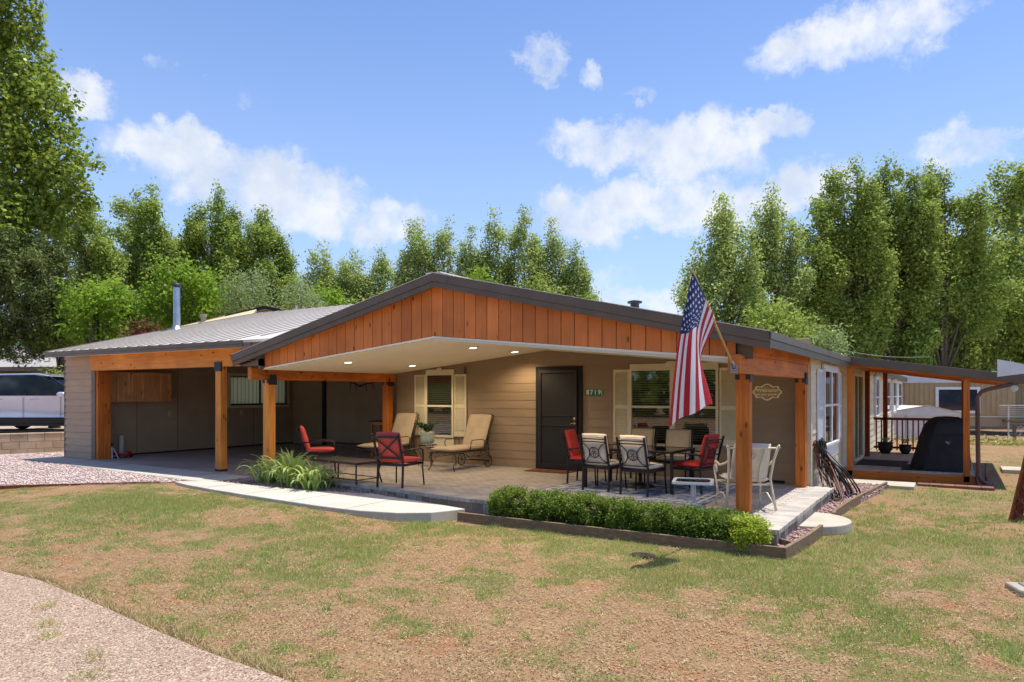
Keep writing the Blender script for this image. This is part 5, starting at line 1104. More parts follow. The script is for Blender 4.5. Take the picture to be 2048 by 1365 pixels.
mb = MB(); mb.m = WR; mb.prismy([(-.76, Hm+.2), (-.76, Hm-.05), (-.2, Hm+.02), (-.2, Hm+.1)], -.02, -.014); mb.build('tail_vane', 'vane_white', t)
for k in range(10): mb = MB(); mb.m = WR @ T(.26, 0, Hm+.03) @ RX(36*k); mb.hexa([(0, -.02, .06), (.02, .02, .06), (.022, .02, .065), (.002, -.02, .065)], [(-.01, -.07, .32), (.03, .06, .32), (.032, .06, .325), (-.008, -.07, .325)]); mb.build('blade', 'vane_white', t)
# ================================================================ planting
def shrub(label, u_x, y, rx, ry, h, m, n, seed, size=.026, group='clipped box shrubs in the hedge bed'):
    t = thing('box_shrub', label, 'shrub', (u_x, y, -.2), 0, group); rn = np.random.default_rng(seed)
    ncl = 120; a = rn.uniform(0, 6.28, ncl); ph = np.arccos(rn.uniform(-.8, 1, ncl)); r = rn.uniform(.5, 1.0, ncl)**.4; r = r/np.maximum(.78, np.maximum(np.abs(np.cos(ph)), np.abs(np.sin(ph)))**.8); bump = 1+.14*np.sin(3*a+seed)+.1*np.sin(5*a+2*seed)
    c = np.stack([r*np.sin(ph)*np.cos(a)*rx*bump, r*np.sin(ph)*np.sin(a)*ry, h*.46+r*np.cos(ph)*h*.46*(1+.1*np.sin(4*a+seed*2))], -1)
    k = n//ncl; P = np.repeat(c, k, 0)+rn.normal(0, .034, (ncl*k, 3)); P[:, 2] = np.maximum(P[:, 2], .015)
    V, F = leafquads(P, size, .62, .4); npmesh('foliage', V, F, m, t)
    mb = MB(); [mb.tube([(random.uniform(-.04, .04), random.uniform(-.04, .04), 0), tuple(c[i]*.5), tuple(c[i]*.92)], [.01, .006, .003], 4) for i in range(0, ncl, 4)]; mb.build('stem', 'bark', t); t.scale = (1, 1, .9)
    return t
SH = [(-5.27, .31, .5, 'leftmost box shrub, at the walkway end of the hedge'), (-4.66, .25, .5, 'second box shrub from the walkway, with a taller sprig'), (-4.09, .3, .5, 'third box shrub from the walkway, wide and rounded'), (-3.6, .24, .49, 'fourth box shrub from the walkway, in front of the ring-back chairs'), (-3.14, .26, .46, 'fifth box shrub from the walkway, in front of the table leg'), (-2.66, .25, .44, 'sixth box shrub, below the white side table'), (-2.25, .21, .42, 'seventh box shrub, at the foot of the front orange post')]
for i, (x, r, h, lb) in enumerate(SH): shrub(lb, x, 8.4, r, .24, h, 'leaf_box', 11500, i+2)
shrub('yellow green variegated shrub at the patio corner end of the hedge', -2.0, 8.27, .19, .18, .41, 'leaf_gold', 6500, 21, .028)
def straps(label, x, y, n, R, H_, seed, m='leaf_iris'):
    t = thing('strap_plant', label, 'plant', (x, y, -.15), 0, 'strappy green plants in the rock bed'); rn = np.random.default_rng(seed); V = []; F = []
    for k in range(n):
        a = rn.uniform(0, 6.28); r0 = R*rn.uniform(0, .6); bx0, by0 = r0*math.cos(a+rn.normal()), r0*math.sin(a+rn.normal()); L = H_*rn.uniform(.7, 1.25); bend = rn.uniform(.3, 1.5); w = rn.uniform(.014, .024); px_, py_, pz_ = bx0, by0, 0; th_ = R_(rn.uniform(58, 88)); ns = 7; o = len(V); sx, sy = -math.sin(a), math.cos(a)
        for j in range(ns+1):
            f = j/ns; ww = w*min(1, 3*(1-f))**.8 * (1 if j < ns else .05)
            V += [(px_-sx*ww, py_-sy*ww, pz_), (px_, py_, pz_-.004), (px_+sx*ww, py_+sy*ww, pz_)]
            px_ += L/ns*math.cos(th_)*math.cos(a); py_ += L/ns*math.cos(th_)*math.sin(a); pz_ = max(.01, pz_+L/ns*math.sin(th_)); th_ -= bend*R_(42)*f*1.5
        for j in range(ns): q_ = o+3*j; F += [(q_, q_+1, q_+4, q_+3), (q_+1, q_+2, q_+5, q_+4)]
    npmesh('leaves', np.array(V), np.array(F), m, t, smooth=True); return t
straps('strappy green clump at the carport end of the rock bed', -10.95, 8.92, 110, .3, .62, 1); straps('arching strappy green clump in the middle of the rock bed', -10.2, 8.8, 130, .34, .66, 2); straps('drooping strappy green clump nearest the coffee table', -9.5, 8.72, 130, .32, .6, 3); straps('upright strappy clump behind the others, beside the left front post', -10.6, 9.12, 80, .25, .72, 4)
# ================================================================ trees
def crown_points(lobes, dens):
    """lobes: (x, y, z, rx, ry, rz, weight) -> leaf points gathered into twig clumps"""
    out = []
    for (x, y, z, rx, ry, rz, w) in lobes:
        vol = (rx*ry*rz)**(2/3); ncl = max(8, int(dens*vol*w)); d = unit(RNG.normal(size=(ncl, 3))); r = RNG.uniform(.25, 1, (ncl, 1))**.45; wob = 1+.18*np.sin(d[:, :1]*5+x*3)+.16*np.sin(d[:, 1:2]*6+z)
        out.append(d*r*wob*np.array([rx, ry, rz])+np.array([x, y, z]))
    return np.concatenate(out)
def tree(name, label, group, u, d, zb, m, size, pts, per, sig, trunk, bark='bark', trunk_r=.18, asp=.62, cat='tree', upb=.45):
    """u, d: where the trunk stands; pts in metres from the trunk foot with x to the viewer's right"""
    p = at(u, YH, d); t = thing(name, label, cat, (p.x, p.y, zb), TH+math.atan2((1024-u), FPX)*0, group)
    per = max(6, per); off = np.clip(RNG.normal(0, 1, (len(pts)*per, 3)), -1.9, 1.9)*np.array([sig, sig, sig*1.1]); P = np.repeat(pts, per, 0)+off; V, F = leafquads(P, size, asp, upb, bias=unit(off)*1.1)
    npmesh('crown', V, F, m, t)
    mb = MB()
    for br in trunk: n = len(br); mb.tube([b[:3] for b in br], [b[3] for b in br], 7)
    mb.build('trunk', bark, t, smooth=True); return t
def limb(p0, p1, r0, r1, k=5, wob=.12):
    p0 = np.array(p0, float); p1 = np.array(p1, float); L = np.linalg.norm(p1-p0); out = []
    for i in range(k+1): f = i/k; q = p0*(1-f)+p1*f+np.array([math.sin(f*3.1+p0[0]*3)*wob*L*.3, math.cos(f*2.7+p1[0])*wob*L*.2*f, 0])*math.sin(f*math.pi); out.append((*q, r0*(1-f)+r1*f))
    return out
def px2m(px, d): return px*d/FPX
def puff(c, rx, rz, n, ax, ay):
    d = unit(RNG.normal(size=(n, 3)))*RNG.uniform(.15, 1, (n, 1))**.5; p = d*np.array([rx, rx, rz]); p[:, 0] += ax*p[:, 2]; p[:, 1] += ay*p[:, 2]; return p+np.array(c)
def poplar(label, u, top, halfw, d, low, seed, m='leaf_poplar', nsp=7, size=.165, dens=12, per=22, lean=0, group='poplars beyond the house', bark='bark_pale', sig=.2, flat=.3):
    """open crown of upswept, irregular leaf puffs with thin pointed leaders on top"""
    rn = random.Random(seed); zb = -.3; H_ = CAMZ+(YH-top)*d/FPX-zb; Wd = px2m(halfw, d); zl = max(.6, (CAMZ+(YH-low)*d/FPX-zb)*.75); out = []; tr = [limb((0, 0, 0), (lean*.6, 0, H_*.8), .24, .04, 6, .05)]
    nl = nsp+2
    def topz(a): return H_*(1-flat*abs(a)**2.2)
    for i in range(nl):      # leaders
        a = -1+2*(i+.5)/nl+rn.uniform(-.12, .12); tp = topz(a)-(0 if i == nl//2 else rn.uniform(0, .11)*H_); xx = a*Wd*.8+lean*.5; yy = rn.uniform(-.5, .5)*Wd; ln = H_*rn.uniform(.22, .34); R = Wd*rn.uniform(.11, .17)
        for k in range(6): t = k/5; r = R*(1-.68*t)+.08; out.append(puff((xx*(1-.1*(1-t))+rn.uniform(-.4, .4)*r, yy+rn.uniform(-.4, .4)*r, tp-ln*(1-t)-r), r, r*1.7, int(dens*4.2*r*r*3)+5, .12*a, 0))
        tr.append(limb((0, 0, zl*.7), (xx*.95, yy, tp*.97), .08, .012))
    npf = int(26+halfw*d/FPX*7)
    for i in range(npf):
        f = rn.uniform(0, .93)**.9; w = (.62+.9*f if f < .42 else 1-((f-.42)/.62)**2.1*.72); a = rn.uniform(-1, 1); a = math.copysign(abs(a)**.8, a); z = zl+(topz(a*.9)-zl)*f; r = Wd*rn.uniform(.14, .25)*(1.1-.4*f); x = a*(Wd*w-r*.5)+lean*.5*f; y = rn.uniform(-1, 1)*Wd*.7*w
        out.append(puff((x, y, z), r, r*rn.uniform(1.0, 1.7), int(dens*4.6*r*r*3)+6, .3*a, rn.uniform(-.1, .1))); 
        if i % 2: tr.append(limb((x*.15, y*.15, max(zl*.6, z-1.6-abs(x))), (x, y, z+r*.4), .04, .008, 4))
    return tree('poplar_tree', label, group, u, d, zb, m, size, np.concatenate(out), per//2, sig, tr, bark)
def broad(label, u, top, halfw, d, low, seed, m='leaf_bright', nl=9, size=.2, dens=34, per=18, name='broadleaf_tree', group='leafy trees beyond the house', bark='bark', sig=.22, zb=-.3, asp=.62, cat='tree'):
    rn = random.Random(seed); H_ = CAMZ+(YH-top)*d/FPX-zb; Wd = px2m(halfw, d); zl = max(.2, CAMZ+(YH-low)*d/FPX-zb); lo = []; tr = [limb((0, 0, 0), (0, 0, zl+(H_-zl)*.5), .2, .06)]
    for i in range(nl):
        a = rn.uniform(-1, 1) if i else 0; f = rn.uniform(.1, .8) if i else .72; wz = math.sqrt(max(.05, 1-(2*f-.85)**2)); x = a*Wd*.66*wz; y = rn.uniform(-.6, .6)*Wd*wz; z = zl+(H_-zl)*f; r = Wd*rn.uniform(.3, .46)
        lo.append((x, y, z, r, r, min(r*.9, (H_-z)*1.0 if i == 0 else r), 1)); tr.append(limb((0, 0, zl*.7), (x*.9, y*.9, z), .07, .015))
    lo.append((0, 0, zl+(H_-zl)*.42, Wd*.8, Wd*.7, (H_-zl)*.42, .8))
    return tree(name, label, group, u, d, zb, m, size, crown_points(lo, dens), per, sig, tr, bark, asp=asp, cat=cat)
# left, near: tall cottonwood with big leaves
d = 29.5; zb = .3; lob = []; tr = [limb((0, 0, 0), (.3, 0, 18), .32, .06, 8, .04)]
for (u, v, ru, rv) in ((-30, 60, 70, 90), (40, 40, 50, 60), (20, 130, 80, 70), (70, 200, 75, 70), (0, 260, 110, 80), (90, 290, 70, 60), (120, 345, 75, 50), (30, 370, 120, 80), (140, 395, 45, 30), (20, 470, 120, 70), (-80, 150, 120, 150), (-100, 350, 150, 180), (-60, -60, 100, 90), (30, -60, 60, 70), (90, 430, 70, 60)):
    x = (u+60)*d/FPX; z = CAMZ+(YH-v)*d/FPX-zb; yy = random.uniform(-.7, .7); lob.append((x, yy, z, ru*d/FPX, ru*d/FPX*.8, rv*d/FPX, 1)); tr.append(limb((.1, 0, max(2.5, z-1.8)), (x*.92, yy, z+.1), .05, .012))
    for k in range(4): tr.append(limb((x*.6, yy*.6, z-.3), (x+random.uniform(-1, 1)*ru*d/FPX*.8, yy, z+random.uniform(-.6, .9)*rv*d/FPX), .018, .005))
tree('cottonwood_tree', 'tall near cottonwood with large glossy leaves rising out of the top left corner', None, -60, d, zb, 'leaf_cotton', .18, crown_points(lob, 46), 18, .2, tr, 'bark_pale', asp=.85)
# juniper
lob = []; d = 28
for (u, v, ru, rv) in ((20, 500, 80, 50), (70, 560, 70, 60), (100, 610, 60, 40), (0, 590, 110, 80), (60, 650, 70, 50), (110, 655, 38, 30), (-60, 560, 110, 110), (20, 690, 60, 34), (-60, 680, 80, 50), (90, 520, 50, 40)):
    lob.append(((u+20)*d/FPX, random.uniform(-.8, .8), CAMZ+(YH-v)*d/FPX-.4, ru*d/FPX, ru*d/FPX, rv*d/FPX, 1))
tree('juniper_tree', 'dark drooping juniper at the left edge above the silver car', None, -20, d, .4, 'leaf_juniper', .16, crown_points(lob, 95), 34, .13, [limb((0, 0, 0), (0, 0, 4), .22, .06)], asp=.3, upb=.3)
A = 'poplars beyond the house'
poplar('dense poplar behind the carport roof, left of the stovepipe', 292, 366, 98, 44, 640, 1, nsp=8, dens=15, lean=-.4)
poplar('tall dense poplar with twin crests above the stovepipe and ridge', 428, 376, 84, 45, 600, 2, nsp=6, dens=15)
poplar('poplar with crown sloping down to the right, above the grey shrub willow', 516, 412, 90, 46, 600, 3, nsp=7, dens=15)
poplar('shaded poplar filling the gap beside the near cottonwood', 170, 400, 80, 40, 620, 4, nsp=6, dens=14)
broad('bright green tree over the left neighbour roof', 190, 560, 75, 27, 690, 5, nl=12, dens=46, size=.17, sig=.16)
broad('bright green tree beside the purple leaved one', 120, 600, 60, 29, 700, 6, dens=40, size=.17)
broad('sunlit yellow green tree directly behind the stovepipe', 385, 505, 90, 31, 660, 7, nl=12, dens=42, size=.17, sig=.18)
broad('sunlit tree left of the stovepipe behind the carport roof', 270, 590, 60, 30, 670, 8, dens=40, size=.16)
broad('pale grey green willow over the far yellow roof', 505, 535, 75, 32, 660, 9, 'leaf_willow', 11, .15, 46, group=None, sig=.2, asp=.3)
broad('grey green willow right of the far yellow roof', 600, 545, 60, 34, 660, 10, 'leaf_willow', 9, .15, 44, group=None, sig=.2, asp=.3)
broad('low plum tree with dark red leaves left of the stovepipe', 290, 648, 38, 27, 690, 11, 'leaf_plum', 6, .13, 50, name='plum_tree', group=None)
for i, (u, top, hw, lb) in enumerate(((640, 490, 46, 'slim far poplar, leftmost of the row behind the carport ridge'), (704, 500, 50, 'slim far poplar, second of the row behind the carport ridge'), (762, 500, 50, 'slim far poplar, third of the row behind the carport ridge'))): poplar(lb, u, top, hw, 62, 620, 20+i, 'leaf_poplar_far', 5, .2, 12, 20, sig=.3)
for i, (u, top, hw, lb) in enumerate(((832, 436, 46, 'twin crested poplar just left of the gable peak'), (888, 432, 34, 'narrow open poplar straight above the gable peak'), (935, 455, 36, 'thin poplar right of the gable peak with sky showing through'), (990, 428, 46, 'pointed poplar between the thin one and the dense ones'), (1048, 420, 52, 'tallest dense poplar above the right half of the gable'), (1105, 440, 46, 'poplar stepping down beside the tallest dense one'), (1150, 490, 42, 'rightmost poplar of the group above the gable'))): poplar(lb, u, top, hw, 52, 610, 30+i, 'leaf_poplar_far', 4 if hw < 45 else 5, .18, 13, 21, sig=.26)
broad('bright low tree over the left slope of the gable', 660, 575, 60, 40, 660, 41, nl=9, dens=30, size=.19); broad('bright low tree just left of the gable peak', 760, 570, 60, 42, 660, 42, 'leaf_elm', dens=30, size=.19)
broad('small bright tree right of the gable peak', 960, 525, 55, 44, 640, 43, dens=28, size=.19); broad('small green tree low on the right slope of the gable', 1070, 545, 60, 43, 640, 44, 'leaf_elm', dens=28, size=.19); broad('little leafy top showing at the right end of the gable trees', 1180, 585, 26, 43, 660, 45, dens=30, size=.18)
# right group
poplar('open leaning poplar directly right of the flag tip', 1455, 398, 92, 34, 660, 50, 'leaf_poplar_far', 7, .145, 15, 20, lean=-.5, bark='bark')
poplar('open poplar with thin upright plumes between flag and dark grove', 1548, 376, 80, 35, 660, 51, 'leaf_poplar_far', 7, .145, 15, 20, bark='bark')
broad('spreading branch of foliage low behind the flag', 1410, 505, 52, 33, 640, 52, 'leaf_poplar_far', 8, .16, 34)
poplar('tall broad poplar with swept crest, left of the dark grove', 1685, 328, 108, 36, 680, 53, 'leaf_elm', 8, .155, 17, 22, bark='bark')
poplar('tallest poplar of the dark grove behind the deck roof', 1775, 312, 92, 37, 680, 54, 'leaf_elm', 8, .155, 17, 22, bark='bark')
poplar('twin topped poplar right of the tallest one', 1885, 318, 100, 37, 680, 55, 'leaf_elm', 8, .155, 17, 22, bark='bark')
broad('deep green tree filling the grove centre above the deck roof', 1750, 500, 150, 39, 730, 56, 'leaf_elm', 22, .18, 26)
broad('tall leafy tree in the top right corner of the grove', 2030, 300, 100, 42, 600, 57, 'leaf_elm', 14, .22, 26, sig=.24)
broad('rounded bright green tree above the white vane', 1960, 465, 150, 41, 735, 58, 'leaf_elm', 20, .2, 27, sig=.22)
broad('bright leafy tree at the right edge behind the mobile home', 2080, 560, 110, 40, 745, 59, 'leaf_bright', 12, .2, 28, sig=.22)
broad('pale grey green shrub over the eave beside the side window', 1655, 655, 60, 30, 740, 60, 'leaf_willow', 8, .15, 44, 16, 'shrub', None, asp=.35, cat='shrub')
broad('dense low green tree behind the deck roof fascia', 1880, 640, 120, 39.5, 750, 61, 'leaf_elm', 12, .19, 32)
broad('low green tree between the flag trees and the side eave', 1560, 590, 90, 31, 720, 62, 'leaf_elm', 10, .16, 36)
# hedge along the left neighbour
t = broad('clipped green hedge behind the silver car', 60, 742, 130, 30, 800, 63, 'leaf_bright', 10, .09, 60, 16, 'hedge', None, cat='hedge', zb=.3); t.scale = (1, .5, .75)
broad('dark bush beside the neighbour porch, left of the carport end wall', 108, 735, 24, 24, 830, 64, 'leaf_elm', 7, .09, 70, 16, 'bush', None, cat='bush', zb=.3)
# wooded ridge far away
xs_ = np.linspace(-700, 900, 120); hv = [(x, 420+40*math.sin(x*.006), 30+16*math.sin(x*.008+2)+5*math.sin(x*.05)) for x in xs_]; mb = MB(); vs = []
for x, dd, h in hv: pth = FW*dd+RT*x; ph = FW*(dd+160)+RT*x*1.35; vs += [(pth[0], pth[1], -2), (ph[0], ph[1], max(h+24, 8))]
mb.add(vs, [(2*i, 2*i+2, 2*i+3, 2*i+1) for i in range(len(xs_)-1)]); struct(mb.build('hills', 'hill', smooth=True))
n = 9000; X = RNG.uniform(-400, 600, n); tq = RNG.uniform(0, 1, n)**.6; i = np.clip(np.searchsorted(xs_, X)-1, 0, len(xs_)-2); H0 = np.array([h[2]+24 for h in hv])[i]; D0_ = np.array([h[1] for h in hv])[i]
Px = FW[0]*(D0_+160*tq)+RT[0]*X*(1+.35*tq); Py = FW[1]*(D0_+160*tq)+RT[1]*X*(1+.35*tq); Pz = -2+(H0+2)*tq; hh = RNG.uniform(3, 9, n); ww = hh*.25; P = np.stack([Px, Py, Pz], -1); z0 = np.zeros(n)
V = np.stack([P+np.stack([ww, z0, z0], -1), P+np.stack([-ww*.5, ww*.8, z0], -1), P+np.stack([-ww*.5, -ww*.8, z0], -1), P+np.stack([z0, z0, hh], -1)], 1).reshape(-1, 3); Fh = (np.arange(n)[:, None, None]*4+np.array([(0, 1, 3), (1, 2, 3), (2, 0, 3)])[None]).reshape(-1, 3)
stuff(npmesh('far_wood', V, Fh, 'leaf_hill'))
# ================================================================ left: block wall, terrace, car, neighbour house
T_far = [(-24.6, 3.5), (-21.9, 10.9), (-20.9, 13.2), (-20.4, 40), (-90, 40), (-90, 3.5)]
mb = MB(); mb.prism([(-24.75, 3.5), (-22.05, 10.9), (-21.0, 13.3), (-20.6, 40), (-90, 40), (-90, 3.5)], -.3, .4); struct(mb.build('upper_gravel', 'gravel'))
t = thing('block_wall', 'low tan concrete block retaining wall at the far left below the car', 'wall', (-22.6, 9.6, -.2))
mb = MB(); A0 = Vector((-25.6, 1.2, 0)); B0 = Vector((-21.2, 13.0, 0)); dv = (B0-A0); L = dv.length; dv.normalize(); ang = math.atan2(dv.y, dv.x)
for r_ in range(3):
    x = -.2*(r_ % 2)
    while x < L: mb.m = Matrix.Translation(A0+dv*(x+.2)+Vector((22.6, -9.6, .0+r_*.2+.1))) @ Matrix.Rotation(ang, 4, 'Z'); mb.box(-.196, .196, -.1, .1, -.097, .097); x += .4
mb.m = Matrix.Identity(4); mb.build('block_course', 'block', t, bevel=.008)
mb = MB(); mb.beam(A0+Vector((22.6, -9.6, .3)), B0+Vector((22.6, -9.6, .3)), .12, .58); mb.build('mortar', 'valve_box', t)
mb = MB()
x = 0
while x < L: mb.m = Matrix.Translation(A0+dv*(x+.2)+Vector((22.6, -9.6, .62+random.uniform(-.004, .004)))) @ Matrix.Rotation(ang, 4, 'Z'); mb.box(-.196, .196, -.11, .11, -.02, .022); x += .4
mb.m = Matrix.Identity(4); mb.build('cap', 'block', t, bevel=.006)
mb = MB(); mb.beam(A0+Vector((-.2, .1, .47)), B0+Vector((-.2, .1, .47)), .03, .06); tag(mb.build('edging_strip', 'rubber'), 'black drip edging lying on top of the block wall', 'edging')
# car: silver sport utility, side on
cp = at(101, YH, 22.6); car = thing('parked_car', 'silver sport utility car parked behind the block wall', 'car', (cp.x, cp.y, .4), TH)
mb = MB(); prof = [(-2.35, .35), (-2.4, .75), (-2.3, 1.02), (-1.9, 1.1), (1.2, 1.1), (1.9, 1.0), (2.3, .85), (2.42, .6), (2.38, .35)]
low = [(2.0, .28), (1.85, .28), (-1.85, .28)]; W2 = .95; sec = [(-1.0, 0), (-.97, .0)]
def loft(mb, prof, ws): # prof (x,z) closed loop, ws list of (y, inset)
    n = len(prof); cx = sum(p[0] for p in prof)/n; cz = sum(p[1] for p in prof)/n; vs = []
    for y, k in ws: vs += [(cx+(x-cx)*k, y, cz+(z-cz)*k) for x, z in prof]
    fs = [(i*n+j, i*n+(j+1) % n, (i+1)*n+(j+1) % n, (i+1)*n+j) for i in range(len(ws)-1) for j in range(n)]; fs += [tuple(range(n))[::-1], tuple((len(ws)-1)*n+j for j in range(n))]; mb.add(vs, [f[::-1] for f in fs])
loft(mb, prof, [(-.93, .95), (-.96, .985), (-.9, 1), (.9, 1), (.96, .985), (.93, .95)]); body = mb.build('body', 'car_paint', car, bevel=.03, smooth=True)
mb = MB(); gp = [(-2.15, 1.08), (-1.9, 1.62), (-1.6, 1.72), (.1, 1.74), (.45, 1.66), (1.35, 1.08)]; loft(mb, gp, [(-.88, 1), (-.74, .93), (.74, .93), (.88, 1)]); mb.build('glasshouse', 'car_glass', car, smooth=False)
mb = MB(); loft(mb, [(-1.98, 1.66), (-1.6, 1.77), (.1, 1.79), (.5, 1.69), (.1, 1.7), (-1.6, 1.69)], [(-.74, 1), (-.6, 1.0), (.6, 1.0), (.74, 1)]); mb.build('roof', 'car_paint', car, bevel=.02, smooth=True)
for sy in (-1, 1):
    for a_, b_ in (((-.18, 1.09), (-.24, 1.7)), ((-1.35, 1.09), (-1.4, 1.7)), ((1.38, 1.1), (.45, 1.69))): mb = MB(); mb.beam((a_[0], sy*.895, a_[1]), (b_[0], sy*.765, b_[1]), .05 if a_[0] < 1 else .04, .05); mb.build('pillar', 'car_trim', car)
mb = MB(); mb.box(-2.0, 2.0, -.86, .86, .17, .42); mb.build('underbody', 'car_trim', car)
for sy in (-1, 1):
    mb = MB(); mb.pillow(.24, .12, .17, T(.98, sy*1.0, 1.14), 5); mb.build('side_mirror', 'car_paint', car, smooth=True)
    mb = MB(); mb.box(-2.1, 2.1, sy*.96-.012, sy*.96+.012, .28, .44); mb.build('sill_trim', 'car_trim', car, bevel=.01)
    for x in (-.95, .1): mb = MB(); mb.tube([(x-.1, sy*.965, .98), (x-.06, sy*.99, .985), (x+.08, sy*.99, .985), (x+.12, sy*.965, .98)], .012, 6); mb.build('door_handle', 'chrome', car, smooth=True)
    for x in (-1.33, -.22, .92): mb = MB(); mb.box(x, x+.008, sy*.958-.004, sy*.958+.004, .44, 1.06); mb.build('door_gap', 'car_trim', body)
    for x in (-1.5, 1.5):
        mb = MB(); mb.m = T(x, sy*.88, .36) @ RX(90); mb.lathe([(.2, -.1), (.34, -.1), (.36, -.06), (.36, .06), (.34, .1), (.2, .1)], n=28); w_ = mb.build('wheel', 'tyre', car, smooth=True); mb = MB(); mb.m = T(x, sy*.88, .36) @ RX(90); mb.lathe([(.21, -.09), (.22, .0), (.21, .09)], n=20); mb.build('rim', 'chrome', w_)
# neighbour house at left
nh = thing('neighbour_house', 'brown neighbour house with pale grey shingle roof behind the car', 'house', (*at(100, YH, 36).xy, .4), TH-.15)
mb = MB(); mb.box(-9, 9, 0, 7, -.4, 2.5); mb.build('wall', 'brown_wall', nh); mb = MB(); mb.hexa([(-9.6, -.8, 2.45), (9.6, -.8, 2.45), (9.6, 7.8, 2.45), (-9.6, 7.8, 2.45)], [(-7.5, 3.4, 3.85), (3.4, 3.4, 3.85), (3.4, 3.6, 3.85), (-7.5, 3.6, 3.85)]); mb.build('roof', 'shingle', nh)
mb = MB(); mb.box(-9.6, 9.6, -.85, -.8, 2.3, 2.5); mb.build('fascia', 'fascia', nh)
for x in (-3.6, -.6): mb = MB(); mb.box(x, x+1.3, -.04, 0, 1.2, 2.1); w_ = mb.build('window', 'brown_wall', nh); mb = MB(); mb.box(x+.08, x+1.22, -.06, -.04, 1.28, 2.02); mb.build('pane', 'car_glass', w_)
mb = MB(); mb.hexa([(.6, -2.2, 2.05), (3.8, -2.2, 2.05), (3.8, -.2, 2.2), (.6, -.2, 2.2)], [(.6, -2.2, 2.13), (3.8, -2.2, 2.5), (3.8, -.2, 2.7), (.6, -.2, 2.28)]); mb.build('porch_roof', 'fascia', nh)
# far yellowish roof with dark gable behind the carport
yh_ = thing('far_house', 'tan house with pale yellow roof and dark trimmed gable behind the carport', 'house', (*at(530, YH, 27).xy, -.3), TH)
mb = MB(); mb.box(-3.4, .9, .4, 7, 0, 4.1); mb.build('wall', 'tan_siding', yh_)
zq = CAMZ+.3+(YH-613)*27/FPX
mb = MB(); mb.prismy([(-3.9, zq-.9), (0, zq), (1.3, zq-.3), (1.3, zq-.42), (0, zq-.13), (-3.9, zq-1.03)], 0, 7.4); mb.build('roof', 'yellow_roof', yh_); mb = MB(); mb.beam((-1.5, -.03, zq-.4), (0, -.03, zq-.04), .03, .13); mb.beam((0, -.03, zq-.04), (1.3, -.03, zq-.34), .03, .13); mb.build('fascia', 'car_trim', yh_)
mb = MB(); mb.prismy([(-3.2, zq-.95), (1.2, zq-.45), (0, zq-.15)], .1, .2); mb.build('gable_wall', 'tan_siding', yh_)
mb = MB(); mb.hexa([(-3.6, -3, zq-2.0), (-.3, -3, zq-1.9), (-.3, 0, zq-.2), (-3.6, 0, zq-.95)], [(-3.6, -3, zq-1.92), (-.3, -3, zq-1.82), (-.3, 0, zq-.1), (-3.6, 0, zq-.85)]); mb.build('front_slope', 'yellow_roof', yh_)
mb = MB(); mb.tube([(-2.3, -.1, zq-1.0), (-2.3, -.1, zq-.35)], .09, 10); mb.tube([(-2.3, -.1, zq-.42), (-2.3, -.1, zq-.32)], .13, 10); mb.build('plumbing_vent', 'valve_box', yh_)
# utility wires
for (a_, b_, lb) in ((((180, 610, 40)), ((335, 664, 34)), 'sagging utility wire crossing left of the stovepipe'), ((210, 603, 42), (300, 622, 40), 'upper thin utility wire left of the stovepipe'), ((1690, 702, 30), (1860, 714, 30), 'thin wire just above the deck roof')):
    p, q_ = at(*a_), at(*b_); mb = MB(); mb.tube([tuple(p.lerp(q_, f)+Vector((0, 0, -.12*math.sin(f*math.pi)))) for f in np.linspace(0, 1, 8)], .008, 5); tag(mb.build('utility_wire', 'shingle'), lb, 'wire')
# ================================================================ right: mobile home, shed, fences
ap = at(1800, YH, 33); mh = thing('mobile_home', 'tan ribbed mobile home with white roof band behind the deck', 'mobile home', (ap.x, ap.y, -.3), R_(10))
mb = MB(); x = -4
while x < 4.4: mb.box(x, x+.13, -.02, 0, .75, 2.36); mb.box(x+.13, x+.2, -.0, .01, .75, 2.36); x += .2
mb.box(-4, 4.5, .01, 4, .4, 2.36); mb.build('front_wall', 'tan_siding', mh)
mb = MB(); mb.prismy([(-4.2, 2.36), (4.6, 2.36), (4.6, 2.7), (1.6, 2.84), (-1, 2.8), (-4.2, 2.6)], -.08, 4.1); mb.build('roof_band', 'white_metal', mh)
mb = MB(); x = 4.5
while x < 14: mb.box(x, x+.28, .3, .32, .5, 2.4); mb.box(x+.28, x+.3, .32, .33, .5, 2.4); x += .3
mb.box(4.5, 14, .33, 4, .4, 2.4); mb.build('annex_wall', 'pale_siding', mh)
mb = MB(); mb.box(4.5, 14, .1, 4.1, 2.4, 2.55); mb.build('annex_roof', 'white_metal', mh)
for x, w_, z0, z1, yy in ((1.55, 1.5, 1.1, 2.05, -.02), (5.3, .45, .9, 1.95, .3), (7.6, .8, 1.2, 2.05, .3)):
    mb = MB(); f_ = .12 if yy < 0 else .05; mb.box(x-f_, x, yy-.05, yy, z0-f_, z1+f_); mb.box(x+w_, x+w_+f_, yy-.05, yy, z0-f_, z1+f_); mb.box(x, x+w_, yy-.05, yy, z1, z1+f_); mb.box(x, x+w_, yy-.05, yy, z0-f_, z0); w__ = mb.build('window', 'white_trim', mh)
    mb = MB(); mb.box(x, x+w_, yy-.02, yy-.01, z0, z1); mb.build('pane', 'car_glass', w__)
mb = MB()
for k in np.arange(0, 6.4, .16): mb.beam((4.2+k, -.35, .05), (4.2+k+.5, -.35, .55), .03, .012); mb.beam((4.7+k, -.36, .05), (4.2+k, -.36, .55), .03, .012)
mb.build('lattice_skirt', 'white_trim', mh)
mb = MB(); mb.box(4.0, 12.5, -.5, .3, .62, .72); mb.build('porch_deck', 'gray_wood', mh)
for z in np.linspace(.85, 1.35, 7): mb = MB(); mb.tube([(3.8, -.45, z), (12, -.45, z+.02)], .012, 5); mb.build('rail', 'outlet', mh)
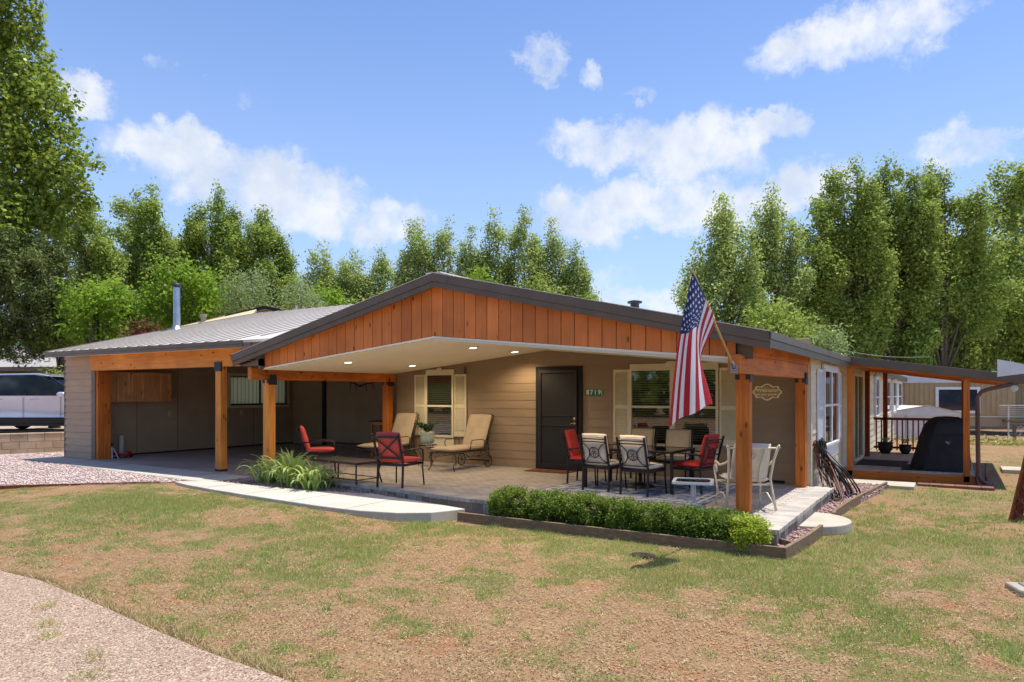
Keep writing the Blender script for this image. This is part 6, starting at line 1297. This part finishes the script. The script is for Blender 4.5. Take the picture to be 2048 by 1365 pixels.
for x in (4.1, 6.3, 8.4): mb = MB(); mb.box(x, x+.06, -.5, -.44, 0, 1.4); mb.build('porch_post', 'outlet', mh)
sp_ = at(1868, YH, 28.5); sh = thing('storage_shed', 'low white metal shed with shallow gable roof beyond the deck railing', 'shed', (sp_.x, sp_.y, -.3), TH-.1)
mb = MB(); mb.box(-2.2, 1.15, 0, 2.2, 0, 1.02); mb.box(-2.2, 1.15, -.012, 0, .66, .7)
for x in np.arange(-2.2, 1.1, .36): mb.box(x, x+.02, -.01, 0, 0, 1.02)
mb.build('wall', 'white_metal', sh); mb = MB(); mb.prismy([(-2.4, 1.0), (1.3, 1.0), (-.25, 1.37)], -.08, 2.3); mb.build('roof', 'white_metal', sh); mb = MB(); mb.beam((-2.4, -.1, 1.02), (-.25, -.1, 1.39), .03, .04); mb.beam((-.25, -.1, 1.39), (1.3, -.1, 1.02), .03, .04); mb.build('roof_edge', 'yellow_roof', sh)
# chain link fence
f0, f1 = at(1812, YH, 26.5), at(2300, YH, 24.5); fe = thing('chain_link_fence', 'silver chain link fence across the back lawn', 'fence', (f0.x, f0.y, -.28)); dv = Vector((f1.x-f0.x, f1.y-f0.y, 0)); L = dv.length; dv.normalize()
def fp(s_, z): return tuple(dv*s_+Vector((0, 0, z)))
V = []; F = []; hw = .0035; Hf = 1.0; k = 0; s_ = -Hf
while s_ < L:
    for sg in (1, -1):
        a0, a1 = (s_, s_+Hf) if sg > 0 else (s_+Hf, s_)
        if min(a0, a1) < 0 or max(a0, a1) > L: continue
        o = len(V); V += [fp(a0-hw, .03), fp(a0+hw, .03), fp(a1+hw, Hf), fp(a1-hw, Hf)]; F.append((o, o+1, o+2, o+3))
    s_ += .085
npmesh('mesh', np.array(V), np.array(F), 'chainlink', fe)
mb = MB(); mb.tube([fp(0, Hf), fp(L, Hf)], .018, 6); mb.build('top_rail', 'chainlink', fe)
for s_ in np.arange(0, L, 2.3): mb = MB(); mb.tube([fp(s_, 0), fp(s_, Hf+.04)], .022, 8); mb.build('post', 'chainlink', fe)
bp_ = at(2045, YH, 26.0); t = thing('wooden_stand', 'weathered wooden crate-like stand by the fence at the right edge', 'stand', (bp_.x, bp_.y, -.28), TH)
for x in (-.3, .3): mb = MB(); mb.box(x-.04, x+.04, -.05, .05, 0, .68); mb.build('leg', 'gray_wood', t)
mb = MB(); mb.box(-.38, .38, -.12, .12, .68, .74); mb.build('top', 'gray_wood', t); mb = MB(); mb.box(-.26, .26, -.03, .03, .3, .36); mb.build('rail', 'gray_wood', t)
rn_ = np.random.default_rng(5); pb = at(1990, YH, 25.5); P = np.stack([pb.x+rn_.normal(0, 1.6, 1500), pb.y+rn_.normal(0, .35, 1500), -.25+np.abs(rn_.normal(0, .12, 1500))], -1); V, F = leafquads(P, .12, .4); stuff(npmesh('weeds', V, F, 'blade'))

# woodland across the street (behind the viewer; it shows only as reflections)
n = 9000; P = np.stack([RNG.uniform(-60, 45, n), RNG.uniform(-34, -26, n), 0*RNG.uniform(0, 1, n)], -1); P[:, 2] = RNG.uniform(0, 1, n)*(6.5+2.5*np.sin(P[:, 0]*.35)+1.5*np.sin(P[:, 0]*.9)); V, F = leafquads(P, 1.1, .8); stuff(npmesh('woodland', V, F, 'leaf_elm'))
